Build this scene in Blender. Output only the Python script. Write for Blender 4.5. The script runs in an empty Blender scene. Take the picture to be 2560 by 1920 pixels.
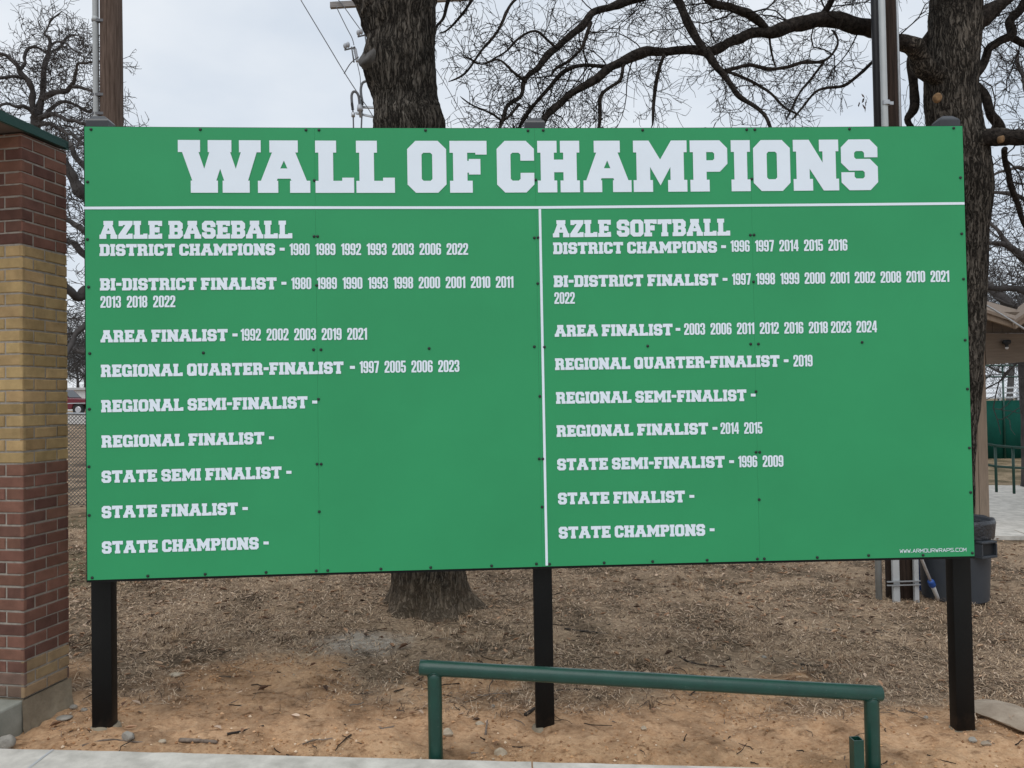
import bpy, bmesh, math, random
import numpy as np
from mathutils import Vector, Matrix, noise
from mathutils.geometry import tessellate_polygon

random.seed(7); RN = np.random.RandomState(11)
scene = bpy.context.scene
COL = scene.collection
PI = math.pi

# ------------------------------------------------------------------ camera
FPX = 1924.236                      # focal length in pixels of a 2560 px wide frame
CAM = Vector((-0.3468, -4.2343, 1.856))
YAW, PITCH, ROLL = -0.04612, 0.0189, -0.017007
def basis():
    cy, sy, cp, sp = math.cos(YAW), math.sin(YAW), math.cos(PITCH), math.sin(PITCH)
    cr, sr = math.cos(ROLL), math.sin(ROLL)
    f = Vector((-sy*cp, cy*cp, sp)); r0 = Vector((cy, sy, 0)); u0 = r0.cross(f)
    return cr*r0 + sr*u0, -sr*r0 + cr*u0, f
CR, CU, CF = basis()
camd = bpy.data.cameras.new('camera'); camo = bpy.data.objects.new('camera', camd); COL.objects.link(camo)
camd.sensor_fit = 'HORIZONTAL'; camd.sensor_width = 36.0; camd.lens = FPX/2560*36
camd.clip_start = 0.05; camd.clip_end = 1500
M = Matrix((CR, CU, -CF)).transposed().to_4x4(); M.translation = CAM
camo.matrix_world = M
scene.camera = camo

# ------------------------------------------------------------------ sky, sun, exposure
SUN_EL, SUN_AZ = math.radians(60), math.radians(200)     # azimuth measured from +Y, clockwise
w = bpy.data.worlds.new('World'); scene.world = w; w.use_nodes = True
nt = w.node_tree; nt.nodes.clear()
def N(tree, typ, **kw):
    n = tree.nodes.new(typ)
    for k, v in kw.items():
        if k in n.inputs: n.inputs[k].default_value = v
        else: setattr(n, k, v)
    return n
out = N(nt, 'ShaderNodeOutputWorld')
sky = N(nt, 'ShaderNodeTexSky', sky_type='NISHITA', sun_disc=False, sun_elevation=SUN_EL, sun_rotation=SUN_AZ, air_density=1.2, dust_density=2.5)
bg1 = N(nt, 'ShaderNodeBackground', Strength=0.10); nt.links.new(sky.outputs[0], bg1.inputs[0])
tc = N(nt, 'ShaderNodeTexCoord'); mp = N(nt, 'ShaderNodeMapping'); mp.inputs['Scale'].default_value = (1, 1, 2.2)
nt.links.new(tc.outputs['Generated'], mp.inputs[0])
ns = N(nt, 'ShaderNodeTexNoise', Scale=2.6, Detail=5.0, Roughness=0.5); nt.links.new(mp.outputs[0], ns.inputs['Vector'])
cr_ = N(nt, 'ShaderNodeValToRGB'); nt.links.new(ns.outputs[0], cr_.inputs[0])
cr_.color_ramp.elements[0].position = 0.32; cr_.color_ramp.elements[0].color = (0.65, 0.73, 0.835, 1)
cr_.color_ramp.elements[1].position = 0.68; cr_.color_ramp.elements[1].color = (0.90, 0.94, 0.985, 1)
bg2 = N(nt, 'ShaderNodeBackground', Strength=1.02); nt.links.new(cr_.outputs[0], bg2.inputs[0])
mx = N(nt, 'ShaderNodeMixShader'); mx.inputs[0].default_value = 0.9
nt.links.new(bg1.outputs[0], mx.inputs[1]); nt.links.new(bg2.outputs[0], mx.inputs[2]); nt.links.new(mx.outputs[0], out.inputs[0])
sl = bpy.data.lights.new('sun', 'SUN'); so = bpy.data.objects.new('sun', sl); COL.objects.link(so)
sl.energy = 1.5; sl.angle = math.radians(55); sl.color = (1.0, 0.98, 0.95)
sd = Vector((math.sin(SUN_AZ)*math.cos(SUN_EL), math.cos(SUN_AZ)*math.cos(SUN_EL), math.sin(SUN_EL)))
so.rotation_euler = sd.to_track_quat('Z', 'Y').to_euler(); so.location = (0, -6, 12)
vs = scene.view_settings; vs.view_transform = 'Standard'; vs.look = 'None'; vs.exposure = 0.0; vs.gamma = 1.0; vs.use_curve_mapping = False
scene.display_settings.display_device = 'sRGB'

# ------------------------------------------------------------------ helpers: places
def ray(px, py): return CF + CR*((px-1280)/FPX) - CU*((py-960)/FPX)
def at(px, py, D): return CAM + ray(px, py)*D                      # point seen at a pixel, D metres along the axis
def sm(a, b, x):
    t = min(1, max(0, (x-a)/(b-a))); return t*t*(3-2*t)
def gz(x, y):
    xx = max(-33, min(6.5, x))
    return -0.042*xx
def gnd(px, py):
    d = ray(px, py); t = 5.0
    for _ in range(40):
        p = CAM + d*t; t = (gz(p.x, p.y)-CAM.z)/d.z
    return CAM + d*t
def depth(p): return (p-CAM).dot(CF)
HF = Vector((CF.x, CF.y, 0)).normalized(); HR = Vector((HF.y, -HF.x, 0))   # level forward and right
def lv(x, d, z=0.0): 
    p = Vector((CAM.x, CAM.y, 0)) + HR*x + HF*d; p.z = z; return p
def rnd(a, b): return random.uniform(a, b)

# ------------------------------------------------------------------ helpers: meshes
class MB:
    def __init__(s): s.v = []; s.f = []; s.m = []; s.c = []
    def add(s, vs, fs, mi=0, col=None):
        o = len(s.v); s.v.extend([tuple(p) for p in vs])
        for f in fs: s.f.append(tuple(i+o for i in f)); s.m.append(mi); s.c.append(col)
    def box(s, c, sx, sy, sz, rz=0.0, mi=0, col=None, bev=0.0):
        if bev:
            bm = bmesh.new(); bmesh.ops.create_cube(bm, size=1, matrix=Matrix.Diagonal((sx, sy, sz, 1)))
            bmesh.ops.bevel(bm, geom=bm.edges[:], offset=bev, segments=2, affect='EDGES', profile=0.5)
            s.bm(bm, Matrix.Translation(c) @ Matrix.Rotation(rz, 4, 'Z'), mi, col); return
        ca, sa = math.cos(rz), math.sin(rz); vs = []
        for z in (-.5, .5):
            for x, y in ((-.5, -.5), (.5, -.5), (.5, .5), (-.5, .5)):
                X, Y = x*sx, y*sy; vs.append((c[0]+X*ca-Y*sa, c[1]+X*sa+Y*ca, c[2]+z*sz))
        s.add(vs, [(0, 3, 2, 1), (4, 5, 6, 7), (0, 1, 5, 4), (1, 2, 6, 5), (2, 3, 7, 6), (3, 0, 4, 7)], mi, col)
    def bm(s, bm, M=Matrix(), mi=0, col=None):
        bm.verts.index_update(); s.add([M @ v.co for v in bm.verts], [[v.index for v in f.verts] for f in bm.faces], mi, col); bm.free()
    def tube(s, pts, rs, n=8, mi=0, caps=True, bumpf=None, col=None):
        pts = [Vector(p) for p in pts]; k = len(pts)
        if not hasattr(rs, '__len__'): rs = [rs]*k
        t0 = (pts[1]-pts[0]).normalized()
        a = Vector((0, 0, 1)) if abs(t0.z) < .9 else Vector((1, 0, 0))
        nrm = t0.cross(a).normalized(); vs = []
        for i in range(k):
            t = (pts[min(i+1, k-1)]-pts[max(i-1, 0)])
            if t.length < 1e-9: t = t0
            t = t.normalized(); nrm = (nrm - t*nrm.dot(t))
            if nrm.length < 1e-6: nrm = t.orthogonal()
            nrm.normalize(); b = t.cross(nrm)
            for j in range(n):
                an = 2*PI*j/n; d = nrm*math.cos(an)+b*math.sin(an); r = rs[i]
                if bumpf: r += bumpf(pts[i]+d*r, d, i/(k-1))
                vs.append(pts[i]+d*r)
        fs = [(i*n+j, i*n+(j+1) % n, (i+1)*n+(j+1) % n, (i+1)*n+j) for i in range(k-1) for j in range(n)]
        if caps: fs += [tuple(range(n-1, -1, -1)), tuple((k-1)*n+j for j in range(n))]
        s.add(vs, fs, mi, col)
    def prism(s, poly, dv, mi=0, col=None):                           # planar polygon pushed along dv
        n = len(poly); a = [Vector(p) for p in poly]; b = [p+dv for p in a]
        s.add(a+b, [tuple(range(n)), tuple(range(2*n-1, n-1, -1))]+[((i+1) % n, i, n+i, n+(i+1) % n) for i in range(n)], mi, col)
    def lathe(s, c, prof, n=24, mi=0):
        vs = []; k = len(prof)
        for r, z in prof:
            for j in range(n): a = 2*PI*j/n; vs.append((c[0]+r*math.cos(a), c[1]+r*math.sin(a), c[2]+z))
        fs = [(i*n+j, i*n+(j+1) % n, (i+1)*n+(j+1) % n, (i+1)*n+j) for i in range(k-1) for j in range(n)]
        s.add(vs, fs, mi)
    def build(s, name, mats, parent=None, smooth=False, origin=None):
        me = bpy.data.meshes.new(name)
        o = bpy.data.objects.new(name, me); COL.objects.link(o)
        off = Vector((0, 0, 0))
        if parent is not None: off = world_off(parent); o.parent = parent
        if origin is not None: o.location = Vector(origin)-off; off = Vector(origin)
        vv = np.array(s.v, dtype=float).reshape(-1, 3)-np.array(off)
        me.from_pydata(vv.tolist(), [], s.f)
        for m in (mats if isinstance(mats, (list, tuple)) else [mats]): me.materials.append(m)
        if len(me.materials) > 1: me.polygons.foreach_set('material_index', s.m)
        if any(c is not None for c in s.c):
            at_ = me.color_attributes.new('tint', 'FLOAT_COLOR', 'CORNER'); arr = []
            for f, c in zip(s.f, s.c): arr += list(c if c else (1, 1, 1, 1))*len(f)
            at_.data.foreach_set('color', np.array(arr, dtype=np.float32))
        if smooth: me.polygons.foreach_set('use_smooth', [True]*len(me.polygons))
        me.validate(); me.update()
        if not smooth:
            pass
        return o
def world_off(o):
    v = Vector(o.location)
    while o.parent: o = o.parent; v += Vector(o.location)
    return v
def recalc(o):
    bm = bmesh.new(); bm.from_mesh(o.data); bmesh.ops.recalc_face_normals(bm, faces=bm.faces[:]); bm.to_mesh(o.data); bm.free(); return o
def autosmooth(o, deg=35):
    me = o.data; me.polygons.foreach_set('use_smooth', [True]*len(me.polygons))
    bm = bmesh.new(); bm.from_mesh(me)
    for e in bm.edges:
        if len(e.link_faces) == 2 and e.calc_face_angle(0) > math.radians(deg): e.smooth = False
    bm.to_mesh(me); bm.free(); return o
def thing(name, label, cat, loc, group=None):
    o = bpy.data.objects.new(name, None); COL.objects.link(o); o.location = loc; o.empty_display_size = .2
    return tag(o, label, cat, group)
def tag(o, label, cat, group=None):
    o['label'] = label; o['category'] = cat
    if group: o['group'] = group
    return o
def struct(o): o['kind'] = 'structure'; return o
def stuff(o): o['kind'] = 'stuff'; return o

# ------------------------------------------------------------------ materials
def mat(name, col, rough=.6, metal=0.0, spec=.5, var=0.0, vscale=6.0, stretch=(1, 1, 1), bump=0.0, bscale=40.0, tint=False, detail=6.0, col2=None, bstretch=None, bdist=.01):
    m = bpy.data.materials.new(name); m.use_nodes = True; t = m.node_tree; p = t.nodes['Principled BSDF']
    p.inputs['Roughness'].default_value = rough; p.inputs['Metallic'].default_value = metal
    p.inputs['Specular IOR Level'].default_value = spec
    p.inputs['Base Color'].default_value = (*col, 1)
    tcn = t.nodes.new('ShaderNodeTexCoord'); src = None
    if var or col2:
        mp = t.nodes.new('ShaderNodeMapping'); mp.inputs['Scale'].default_value = stretch; t.links.new(tcn.outputs['Object'], mp.inputs[0])
        n = N(t, 'ShaderNodeTexNoise', Scale=vscale, Detail=detail, Roughness=.62); t.links.new(mp.outputs[0], n.inputs['Vector'])
        r = N(t, 'ShaderNodeValToRGB'); t.links.new(n.outputs[0], r.inputs[0])
        c2 = col2 if col2 else tuple(min(1, c*(1+var)) for c in col); c1 = col if col2 else tuple(c*(1-var) for c in col)
        r.color_ramp.elements[0].position = .33; r.color_ramp.elements[0].color = (*c1, 1)
        r.color_ramp.elements[1].position = .67; r.color_ramp.elements[1].color = (*c2, 1)
        src = r.outputs[0]
    if tint:
        a = t.nodes.new('ShaderNodeVertexColor'); a.layer_name = 'tint'
        mm = N(t, 'ShaderNodeMix', data_type='RGBA', blend_type='MULTIPLY'); mm.inputs[0].default_value = 1.0
        if src: t.links.new(src, mm.inputs[6])
        else: mm.inputs[6].default_value = (*col, 1)
        t.links.new(a.outputs[0], mm.inputs[7]); src = mm.outputs[2]
    if src: t.links.new(src, p.inputs['Base Color'])
    if bump:
        mp2 = t.nodes.new('ShaderNodeMapping'); mp2.inputs['Scale'].default_value = bstretch or stretch; t.links.new(tcn.outputs['Object'], mp2.inputs[0])
        n2 = N(t, 'ShaderNodeTexNoise', Scale=bscale, Detail=6.0, Roughness=.65); t.links.new(mp2.outputs[0], n2.inputs['Vector'])
        b = N(t, 'ShaderNodeBump', Strength=bump, Distance=bdist); t.links.new(n2.outputs[0], b.inputs['Height']); t.links.new(b.outputs[0], p.inputs['Normal'])
    return m
m_green = mat('sign_green', (0.030, 0.288, 0.114), .45, spec=.25, var=.05, vscale=1.2, bump=.12, bscale=420, bdist=.002)
m_white = mat('sign_white', (.72, .80, .885), .45, spec=.35, var=.02, vscale=3)
m_black = mat('black_paint', (.0035, .0037, .004), .5, spec=.22, var=.25, vscale=5, bump=.08, bscale=160, bdist=.002)
def overlay(m, col, kind):
    t = m.node_tree; p = t.nodes['Principled BSDF']; L = t.links.new; old = p.inputs['Base Color'].links[0].from_socket
    tcn = t.nodes.new('ShaderNodeTexCoord'); n = N(t, 'ShaderNodeTexNoise', Scale=9.0 if kind == 'splash' else 38.0, Detail=8.0, Roughness=.65); L(tcn.outputs['Object'], n.inputs['Vector'])
    mr = N(t, 'ShaderNodeMapRange'); mx = N(t, 'ShaderNodeMix', data_type='RGBA'); mx.inputs[7].default_value = (*col, 1); L(old, mx.inputs[6])
    if kind == 'splash':
        sx = t.nodes.new('ShaderNodeSeparateXYZ'); L(tcn.outputs['Object'], sx.inputs[0])
        a = N(t, 'ShaderNodeMath', operation='MULTIPLY_ADD'); L(sx.outputs[0], a.inputs[0]); a.inputs[1].default_value = .042; L(sx.outputs[2], a.inputs[2])
        c = N(t, 'ShaderNodeMath', operation='MULTIPLY_ADD'); L(n.outputs[0], c.inputs[0]); c.inputs[1].default_value = -.5; L(a.outputs[0], c.inputs[2])
        mr.inputs[1].default_value = -.16; mr.inputs[2].default_value = -.30; mr.inputs[4].default_value = .10; L(c.outputs[0], mr.inputs[0])
    else:
        mr.inputs[1].default_value = .64; mr.inputs[2].default_value = .69; mr.inputs[4].default_value = .6; L(n.outputs[0], mr.inputs[0])
    L(mr.outputs[0], mx.inputs[0]); L(mx.outputs[2], p.inputs['Base Color'])
overlay(m_black, (.22, .13, .075), 'splash')
m_cap = mat('black_plastic', (.02, .022, .026), .3, spec=.6, var=.15, vscale=12)
m_bolt = mat('bolt_dark', (.006, .014, .011), .4, metal=0.0, var=.2, vscale=90)
m_rail = mat('rail_green', (.0052, .044, .031), .34, spec=.5, var=.14, vscale=9, bump=.22, bscale=55, bdist=.004)
overlay(m_rail, (.06, .10, .085), 'chips')
m_conc = mat('concrete', (.40, .38, .34), .9, spec=.2, col2=(.62, .59, .535), vscale=7, bump=.35, bscale=120, bdist=.006)
m_footing = mat('old_concrete', (.155, .125, .088), .95, spec=.15, col2=(.30, .255, .185), vscale=5, bump=.5, bscale=60, bdist=.01)
m_slab = mat('patio_concrete', (.17, .175, .145), .9, spec=.2, col2=(.29, .29, .25), vscale=4, bump=.3, bscale=70, bdist=.008)
m_brick = mat('brick', (.9, .9, .9), .9, spec=.15, var=.24, vscale=11, bump=.55, bscale=150, bdist=.006, tint=True)
m_mortar = mat('mortar', (.30, .272, .235), .95, spec=.1, var=.2, vscale=30, bump=.5, bscale=120, bdist=.006)
m_roof_green = mat('roof_green', (.010, .052, .042), .4, spec=.4, var=.1)
m_soffit = mat('soffit', (.10, .07, .055), .8, var=.2)
m_pole = mat('pole_wood', (.062, .042, .032), .85, spec=.2, col2=(.155, .112, .09), vscale=5, stretch=(9, 9, .5), bump=.9, bscale=9, bdist=.02, detail=9)
m_poledark = mat('pole_wood_dark', (.020, .013, .010), .85, spec=.2, col2=(.058, .038, .029), vscale=5, stretch=(9, 9, .5), bump=.8, bscale=9, bdist=.02, detail=9)
m_armwood = mat('arm_wood', (.16, .15, .145), .9, col2=(.30, .285, .275), vscale=6, stretch=(.6, 6, 6))
m_galv = mat('galvanised', (.42, .44, .46), .42, metal=.55, var=.12, vscale=12)
m_pvcgrey = mat('conduit_grey', (.36, .385, .39), .45, var=.07, vscale=4)
m_pvcwhite = mat('conduit_white', (.44, .45, .455), .5, var=.10, vscale=5)
m_blackpipe = mat('black_pipe', (.008, .008, .01), .5)
m_can = mat('can_plastic', (.038, .045, .055), .5, var=.12, vscale=4, bump=.1, bscale=60)
m_candark = mat('can_dark', (.008, .010, .013), .6)
m_liner = mat('bin_liner', (.015, .018, .024), .32, spec=.6, var=.2, vscale=10, bump=.7, bscale=18, bdist=.03)
m_blue = mat('blue_plastic', (.018, .075, .30), .4, var=.3, vscale=14, bump=.6, bscale=20, bdist=.02)
m_tan = mat('tan_paint', (.235, .18, .135), .75, spec=.25, var=.14, vscale=6, stretch=(6, 6, .6), bump=.25, bscale=14)
m_tanroof = mat('tan_roof', (.20, .155, .12), .85, var=.14, vscale=8, bump=.3, bscale=40)
m_tandark = mat('tan_beam', (.16, .125, .095), .8, var=.15, vscale=6, stretch=(.6, .6, 6), bump=.3, bscale=18)
m_screen = mat('windscreen_green', (.004, .058, .042), .85, spec=.15, var=.12, vscale=3)
m_red = mat('car_red', (.12, .004, .013), .22, spec=.6, var=.05)
m_glass = mat('dark_glass', (.01, .012, .014), .08, spec=.8)
m_tyre = mat('tyre', (.012, .012, .012), .85)
m_chrome = mat('chrome', (.6, .6, .62), .2, metal=1)
m_lightgrey = mat('pale_paint', (.60, .60, .60), .6, var=.08)
m_alu = mat('aluminium', (.62, .64, .66), .4, metal=.3)
m_rock = mat('rock', (.22, .205, .18), .9, spec=.2, col2=(.38, .355, .31), vscale=9, bump=.7, bscale=28, bdist=.02)
m_rockpale = mat('rock_pale', (.33, .265, .185), .9, spec=.2, col2=(.52, .445, .345), vscale=12, bump=.6, bscale=30, bdist=.02)
m_slabrock = mat('slab_rock', (.25, .20, .15), .95, spec=.1, col2=(.38, .315, .245), vscale=7, bump=.5, bscale=40, bdist=.01)
m_stick = mat('dead_stick', (.085, .062, .047), .9, col2=(.24, .19, .15), vscale=10, stretch=(3, 3, 3), bump=.6, bscale=40)
m_stickdark = mat('dark_stick', (.03, .023, .018), .9, var=.4, vscale=12, bump=.6, bscale=40)
m_wire = mat('wire', (.10, .105, .115), .5)
m_ceram = mat('ceramic', (.34, .36, .39), .3, spec=.6, var=.08)
m_cutwood = mat('cut_wood', (.13, .075, .034), .9, col2=(.27, .165, .08), vscale=22, bump=.4)
m_cutgrey = mat('weathered_cut', (.05, .047, .044), .95, col2=(.105, .10, .095), vscale=14, bump=.5, bscale=30)
m_fence = mat('chainlink', (.085, .088, .088), .5, metal=.4)
m_road = mat('road', (.36, .325, .29), .95, var=.1, vscale=2)
m_leafd = mat('dead_leaf', (.085, .035, .02), .9, var=.3, vscale=30)
m_litter = mat('litter', (1, 1, 1), .95, spec=.1, tint=True)

def bark_mat(name, c1, c2, c3, scale=1.0, fine=False):
    m = bpy.data.materials.new(name); m.use_nodes = True; t = m.node_tree; p = t.nodes['Principled BSDF']
    p.inputs['Roughness'].default_value = .95; p.inputs['Specular IOR Level'].default_value = .12
    tcn = t.nodes.new('ShaderNodeTexCoord'); mp = t.nodes.new('ShaderNodeMapping'); mp.inputs['Scale'].default_value = (1, 1, .11)
    wn = N(t, 'ShaderNodeTexNoise', Scale=5.0*scale, Detail=4.0); t.links.new(tcn.outputs['Object'], wn.inputs['Vector'])
    ad = N(t, 'ShaderNodeMix', data_type='RGBA', blend_type='ADD'); ad.inputs[0].default_value = .10
    t.links.new(tcn.outputs['Object'], ad.inputs[6]); t.links.new(wn.outputs['Color'], ad.inputs[7]); t.links.new(ad.outputs[2], mp.inputs[0])
    no = N(t, 'ShaderNodeTexNoise', Scale=40.0*scale, Detail=10.0, Roughness=.75); t.links.new(mp.outputs[0], no.inputs['Vector'])
    n1 = N(t, 'ShaderNodeTexNoise', Scale=34.0*scale, Detail=6.0, Roughness=.6); t.links.new(mp.outputs[0], n1.inputs['Vector'])
    a1 = N(t, 'ShaderNodeMath', operation='SUBTRACT'); t.links.new(n1.outputs[0], a1.inputs[0]); a1.inputs[1].default_value = .5
    a2 = N(t, 'ShaderNodeMath', operation='ABSOLUTE'); t.links.new(a1.outputs[0], a2.inputs[0])       # thin dark furrows where it is zero
    mr = N(t, 'ShaderNodeMapRange'); mr.inputs[1].default_value = 0.0; mr.inputs[2].default_value = .075; t.links.new(a2.outputs[0], mr.inputs[0])
    r = N(t, 'ShaderNodeValToRGB'); t.links.new(no.outputs[0], r.inputs[0])
    e = r.color_ramp.elements; e[0].position = .3; e[0].color = (*c1, 1); e[1].position = .72; e[1].color = (*c3, 1)
    k = e.new(.5); k.color = (*c2, 1)
    cm = N(t, 'ShaderNodeMix', data_type='RGBA'); cm.inputs[6].default_value = (*[c*.4 for c in c1], 1)
    t.links.new(mr.outputs[0], cm.inputs[0]); t.links.new(r.outputs[0], cm.inputs[7])
    # patches of grey lichen and damp
    n3 = N(t, 'ShaderNodeTexNoise', Scale=2.2*scale, Detail=5.0, Roughness=.6); t.links.new(tcn.outputs['Object'], n3.inputs['Vector'])
    r3 = N(t, 'ShaderNodeValToRGB'); t.links.new(n3.outputs[0], r3.inputs[0])
    r3.color_ramp.elements[0].position = .35; r3.color_ramp.elements[0].color = (.55, .55, .55, 1); r3.color_ramp.elements[1].position = .7; r3.color_ramp.elements[1].color = (1.3, 1.3, 1.3, 1)
    mm = N(t, 'ShaderNodeMix', data_type='RGBA', blend_type='MULTIPLY'); mm.inputs[0].default_value = 1.0
    t.links.new(cm.outputs[2], mm.inputs[6]); t.links.new(r3.outputs[0], mm.inputs[7]); t.links.new(mm.outputs[2], p.inputs['Base Color'])
    hs = N(t, 'ShaderNodeMath', operation='MULTIPLY_ADD'); t.links.new(mr.outputs[0], hs.inputs[0]); hs.inputs[1].default_value = .7; t.links.new(no.outputs[0], hs.inputs[2])
    b = N(t, 'ShaderNodeBump', Strength=1.0, Distance=.03/scale); t.links.new(hs.outputs[0], b.inputs['Height']); t.links.new(b.outputs[0], p.inputs['Normal'])
    return m
m_bark = bark_mat('bark', (.042, .036, .030), (.12, .105, .088), (.265, .24, .205))
m_bark2 = bark_mat('bark_right', (.040, .034, .028), (.115, .10, .083), (.27, .24, .205), 1.0)
def base_stain(m, col):
    t = m.node_tree; p = t.nodes['Principled BSDF']; L = t.links.new; old = p.inputs['Base Color'].links[0].from_socket
    tcn = t.nodes.new('ShaderNodeTexCoord'); n = N(t, 'ShaderNodeTexNoise', Scale=11.0, Detail=8.0, Roughness=.7); L(tcn.outputs['Object'], n.inputs['Vector'])
    sx = t.nodes.new('ShaderNodeSeparateXYZ'); L(tcn.outputs['Object'], sx.inputs[0])
    c = N(t, 'ShaderNodeMath', operation='MULTIPLY_ADD'); L(n.outputs[0], c.inputs[0]); c.inputs[1].default_value = -.9; L(sx.outputs[2], c.inputs[2])
    mr = N(t, 'ShaderNodeMapRange'); mr.inputs[1].default_value = .08; mr.inputs[2].default_value = -.45; mr.inputs[4].default_value = .75; L(c.outputs[0], mr.inputs[0])
    mx = N(t, 'ShaderNodeMix', data_type='RGBA'); mx.inputs[7].default_value = (*col, 1); L(old, mx.inputs[6]); L(mr.outputs[0], mx.inputs[0]); L(mx.outputs[2], p.inputs['Base Color'])
base_stain(m_bark, (.27, .205, .145))
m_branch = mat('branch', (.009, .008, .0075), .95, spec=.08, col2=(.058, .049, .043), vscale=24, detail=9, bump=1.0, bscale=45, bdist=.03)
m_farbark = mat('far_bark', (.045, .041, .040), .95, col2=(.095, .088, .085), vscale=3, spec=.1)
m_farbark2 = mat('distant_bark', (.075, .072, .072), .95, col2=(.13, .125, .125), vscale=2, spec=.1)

# ------------------------------------------------------------------ ground
def ground_mat():
    m = bpy.data.materials.new('ground'); m.use_nodes = True; t = m.node_tree; p = t.nodes['Principled BSDF']; L = t.links.new
    p.inputs['Roughness'].default_value = .97; p.inputs['Specular IOR Level'].default_value = .1
    g = t.nodes.new('ShaderNodeTexCoord'); O = g.outputs['Object']
    def noise_(s, d=6.0, r=.6, st=None):
        n = N(t, 'ShaderNodeTexNoise', Scale=s, Detail=d, Roughness=r)
        if st:
            mp = t.nodes.new('ShaderNodeMapping'); mp.inputs['Scale'].default_value = st; L(O, mp.inputs[0]); L(mp.outputs[0], n.inputs['Vector'])
        else: L(O, n.inputs['Vector'])
        return n.outputs[0]
    def ramp(s, stops):
        r = N(t, 'ShaderNodeValToRGB'); L(s, r.inputs[0]); e = r.color_ramp.elements
        e[0].position, e[0].color = stops[0][0], (*stops[0][1], 1); e[1].position, e[1].color = stops[-1][0], (*stops[-1][1], 1)
        for q, c in stops[1:-1]: k = e.new(q); k.color = (*c, 1)
        return r.outputs[0]
    def mix(f, a, b):
        x = N(t, 'ShaderNodeMix', data_type='RGBA'); L(f, x.inputs[0]); L(a, x.inputs[6]); L(b, x.inputs[7]); return x.outputs[2]
    soil = ramp(noise_(5.5, 10, .72), [(.22, (.21, .112, .056)), (.40, (.40, .245, .138)), (.58, (.52, .35, .215)), (.8, (.64, .475, .325))])
    soil2 = ramp(noise_(38, 8, .7), [(.30, (.16, .083, .042)), (.46, (.41, .25, .142)), (.72, (.60, .425, .275))])
    soilm = mix(noise_(2.3), soil, soil2)
    dk = ramp(noise_(9, 9, .72, (1, 1.7, 1)), [(.34, (.40, .36, .33)), (.47, (1, 1, 1))])
    dm = N(t, 'ShaderNodeMix', data_type='RGBA', blend_type='MULTIPLY'); dm.inputs[0].default_value = .9; L(soilm, dm.inputs[6]); L(dk, dm.inputs[7])
    dk2 = ramp(noise_(2.6, 7, .66), [(.36, (.58, .56, .55)), (.56, (1.24, 1.2, 1.16))])
    dm2 = N(t, 'ShaderNodeMix', data_type='RGBA', blend_type='MULTIPLY'); dm2.inputs[0].default_value = .9; L(dm.outputs[2], dm2.inputs[6]); L(dk2, dm2.inputs[7]); soilm = dm2.outputs[2]
    thatch = ramp(noise_(24, 10, .75, (1, 1.6, 1)), [(.3, (.07, .05, .035)), (.44, (.25, .182, .122)), (.58, (.43, .33, .225)), (.78, (.60, .49, .36))])
    thatch2 = ramp(noise_(3.2, 6, .6), [(.3, (.15, .122, .096)), (.7, (.44, .345, .245))])
    th = N(t, 'ShaderNodeMix', data_type='RGBA'); th.inputs[0].default_value = .45; L(thatch, th.inputs[6]); L(thatch2, th.inputs[7])
    pt = ramp(noise_(1.5, 8, .68), [(.40, (.36, .34, .32)), (.57, (1.18, 1.12, 1.07))])
    tm = N(t, 'ShaderNodeMix', data_type='RGBA', blend_type='MULTIPLY'); tm.inputs[0].default_value = 1.0; L(th.outputs[2], tm.inputs[6]); L(pt, tm.inputs[7])
    sp = t.nodes.new('ShaderNodeVertexColor'); sp.layer_name = 'mask'
    sx = t.nodes.new('ShaderNodeSeparateColor'); L(sp.outputs[0], sx.inputs[0])
    # ragged border: mask + noise
    a = N(t, 'ShaderNodeMath', operation='MULTIPLY_ADD'); L(noise_(7, 8, .7), a.inputs[0]); a.inputs[1].default_value = .9; L(sx.outputs[0], a.inputs[2])
    mr = N(t, 'ShaderNodeMapRange'); mr.inputs[1].default_value = .80; mr.inputs[2].default_value = 1.14; L(a.outputs[0], mr.inputs[0])
    c = mix(mr.outputs[0], tm.outputs[2], soilm)
    pale = ramp(noise_(18, 8, .7), [(.3, (.30, .255, .205)), (.7, (.52, .46, .385))])
    a2 = N(t, 'ShaderNodeMath', operation='MULTIPLY_ADD'); L(noise_(6, 8, .7), a2.inputs[0]); a2.inputs[1].default_value = .9; L(sx.outputs[1], a2.inputs[2])
    mr2 = N(t, 'ShaderNodeMapRange'); mr2.inputs[1].default_value = .9; mr2.inputs[2].default_value = 1.25; L(a2.outputs[0], mr2.inputs[0])
    c = mix(mr2.outputs[0], c, pale)
    gr = ramp(noise_(16, 8, .7), [(.3, (.05, .055, .022)), (.7, (.16, .15, .08))])
    c = mix(sx.outputs[2], c, gr)
    L(c, p.inputs['Base Color'])
    h = N(t, 'ShaderNodeMath', operation='MULTIPLY_ADD'); L(noise_(45, 10, .75), h.inputs[0]); h.inputs[1].default_value = .5; L(noise_(12, 8, .7), h.inputs[2])
    b = N(t, 'ShaderNodeBump', Strength=.9, Distance=.03); L(h.outputs[0], b.inputs['Height']); L(b.outputs[0], p.inputs['Normal'])
    return m
WALK_D = 3.90
def soil_mask(p):
    d = depth(p); x = (p-CAM).dot(HR)
    edge = 5.35+.35*noise.noise(Vector((x*.9, 3.1, 0)))+.25*noise.noise(Vector((x*2.3, 7.7, 0)))
    if x > 1.9: edge -= .35*sm(1.9, 2.6, x)
    k = 1-sm(edge-.6, edge+.5, d)
    k *= 1-.55*sm(-.15, .35, noise.noise(Vector((p.x*1.1+4, p.y*1.1, 1.7))))*sm(4.3, 4.8, d)
    return k
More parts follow.
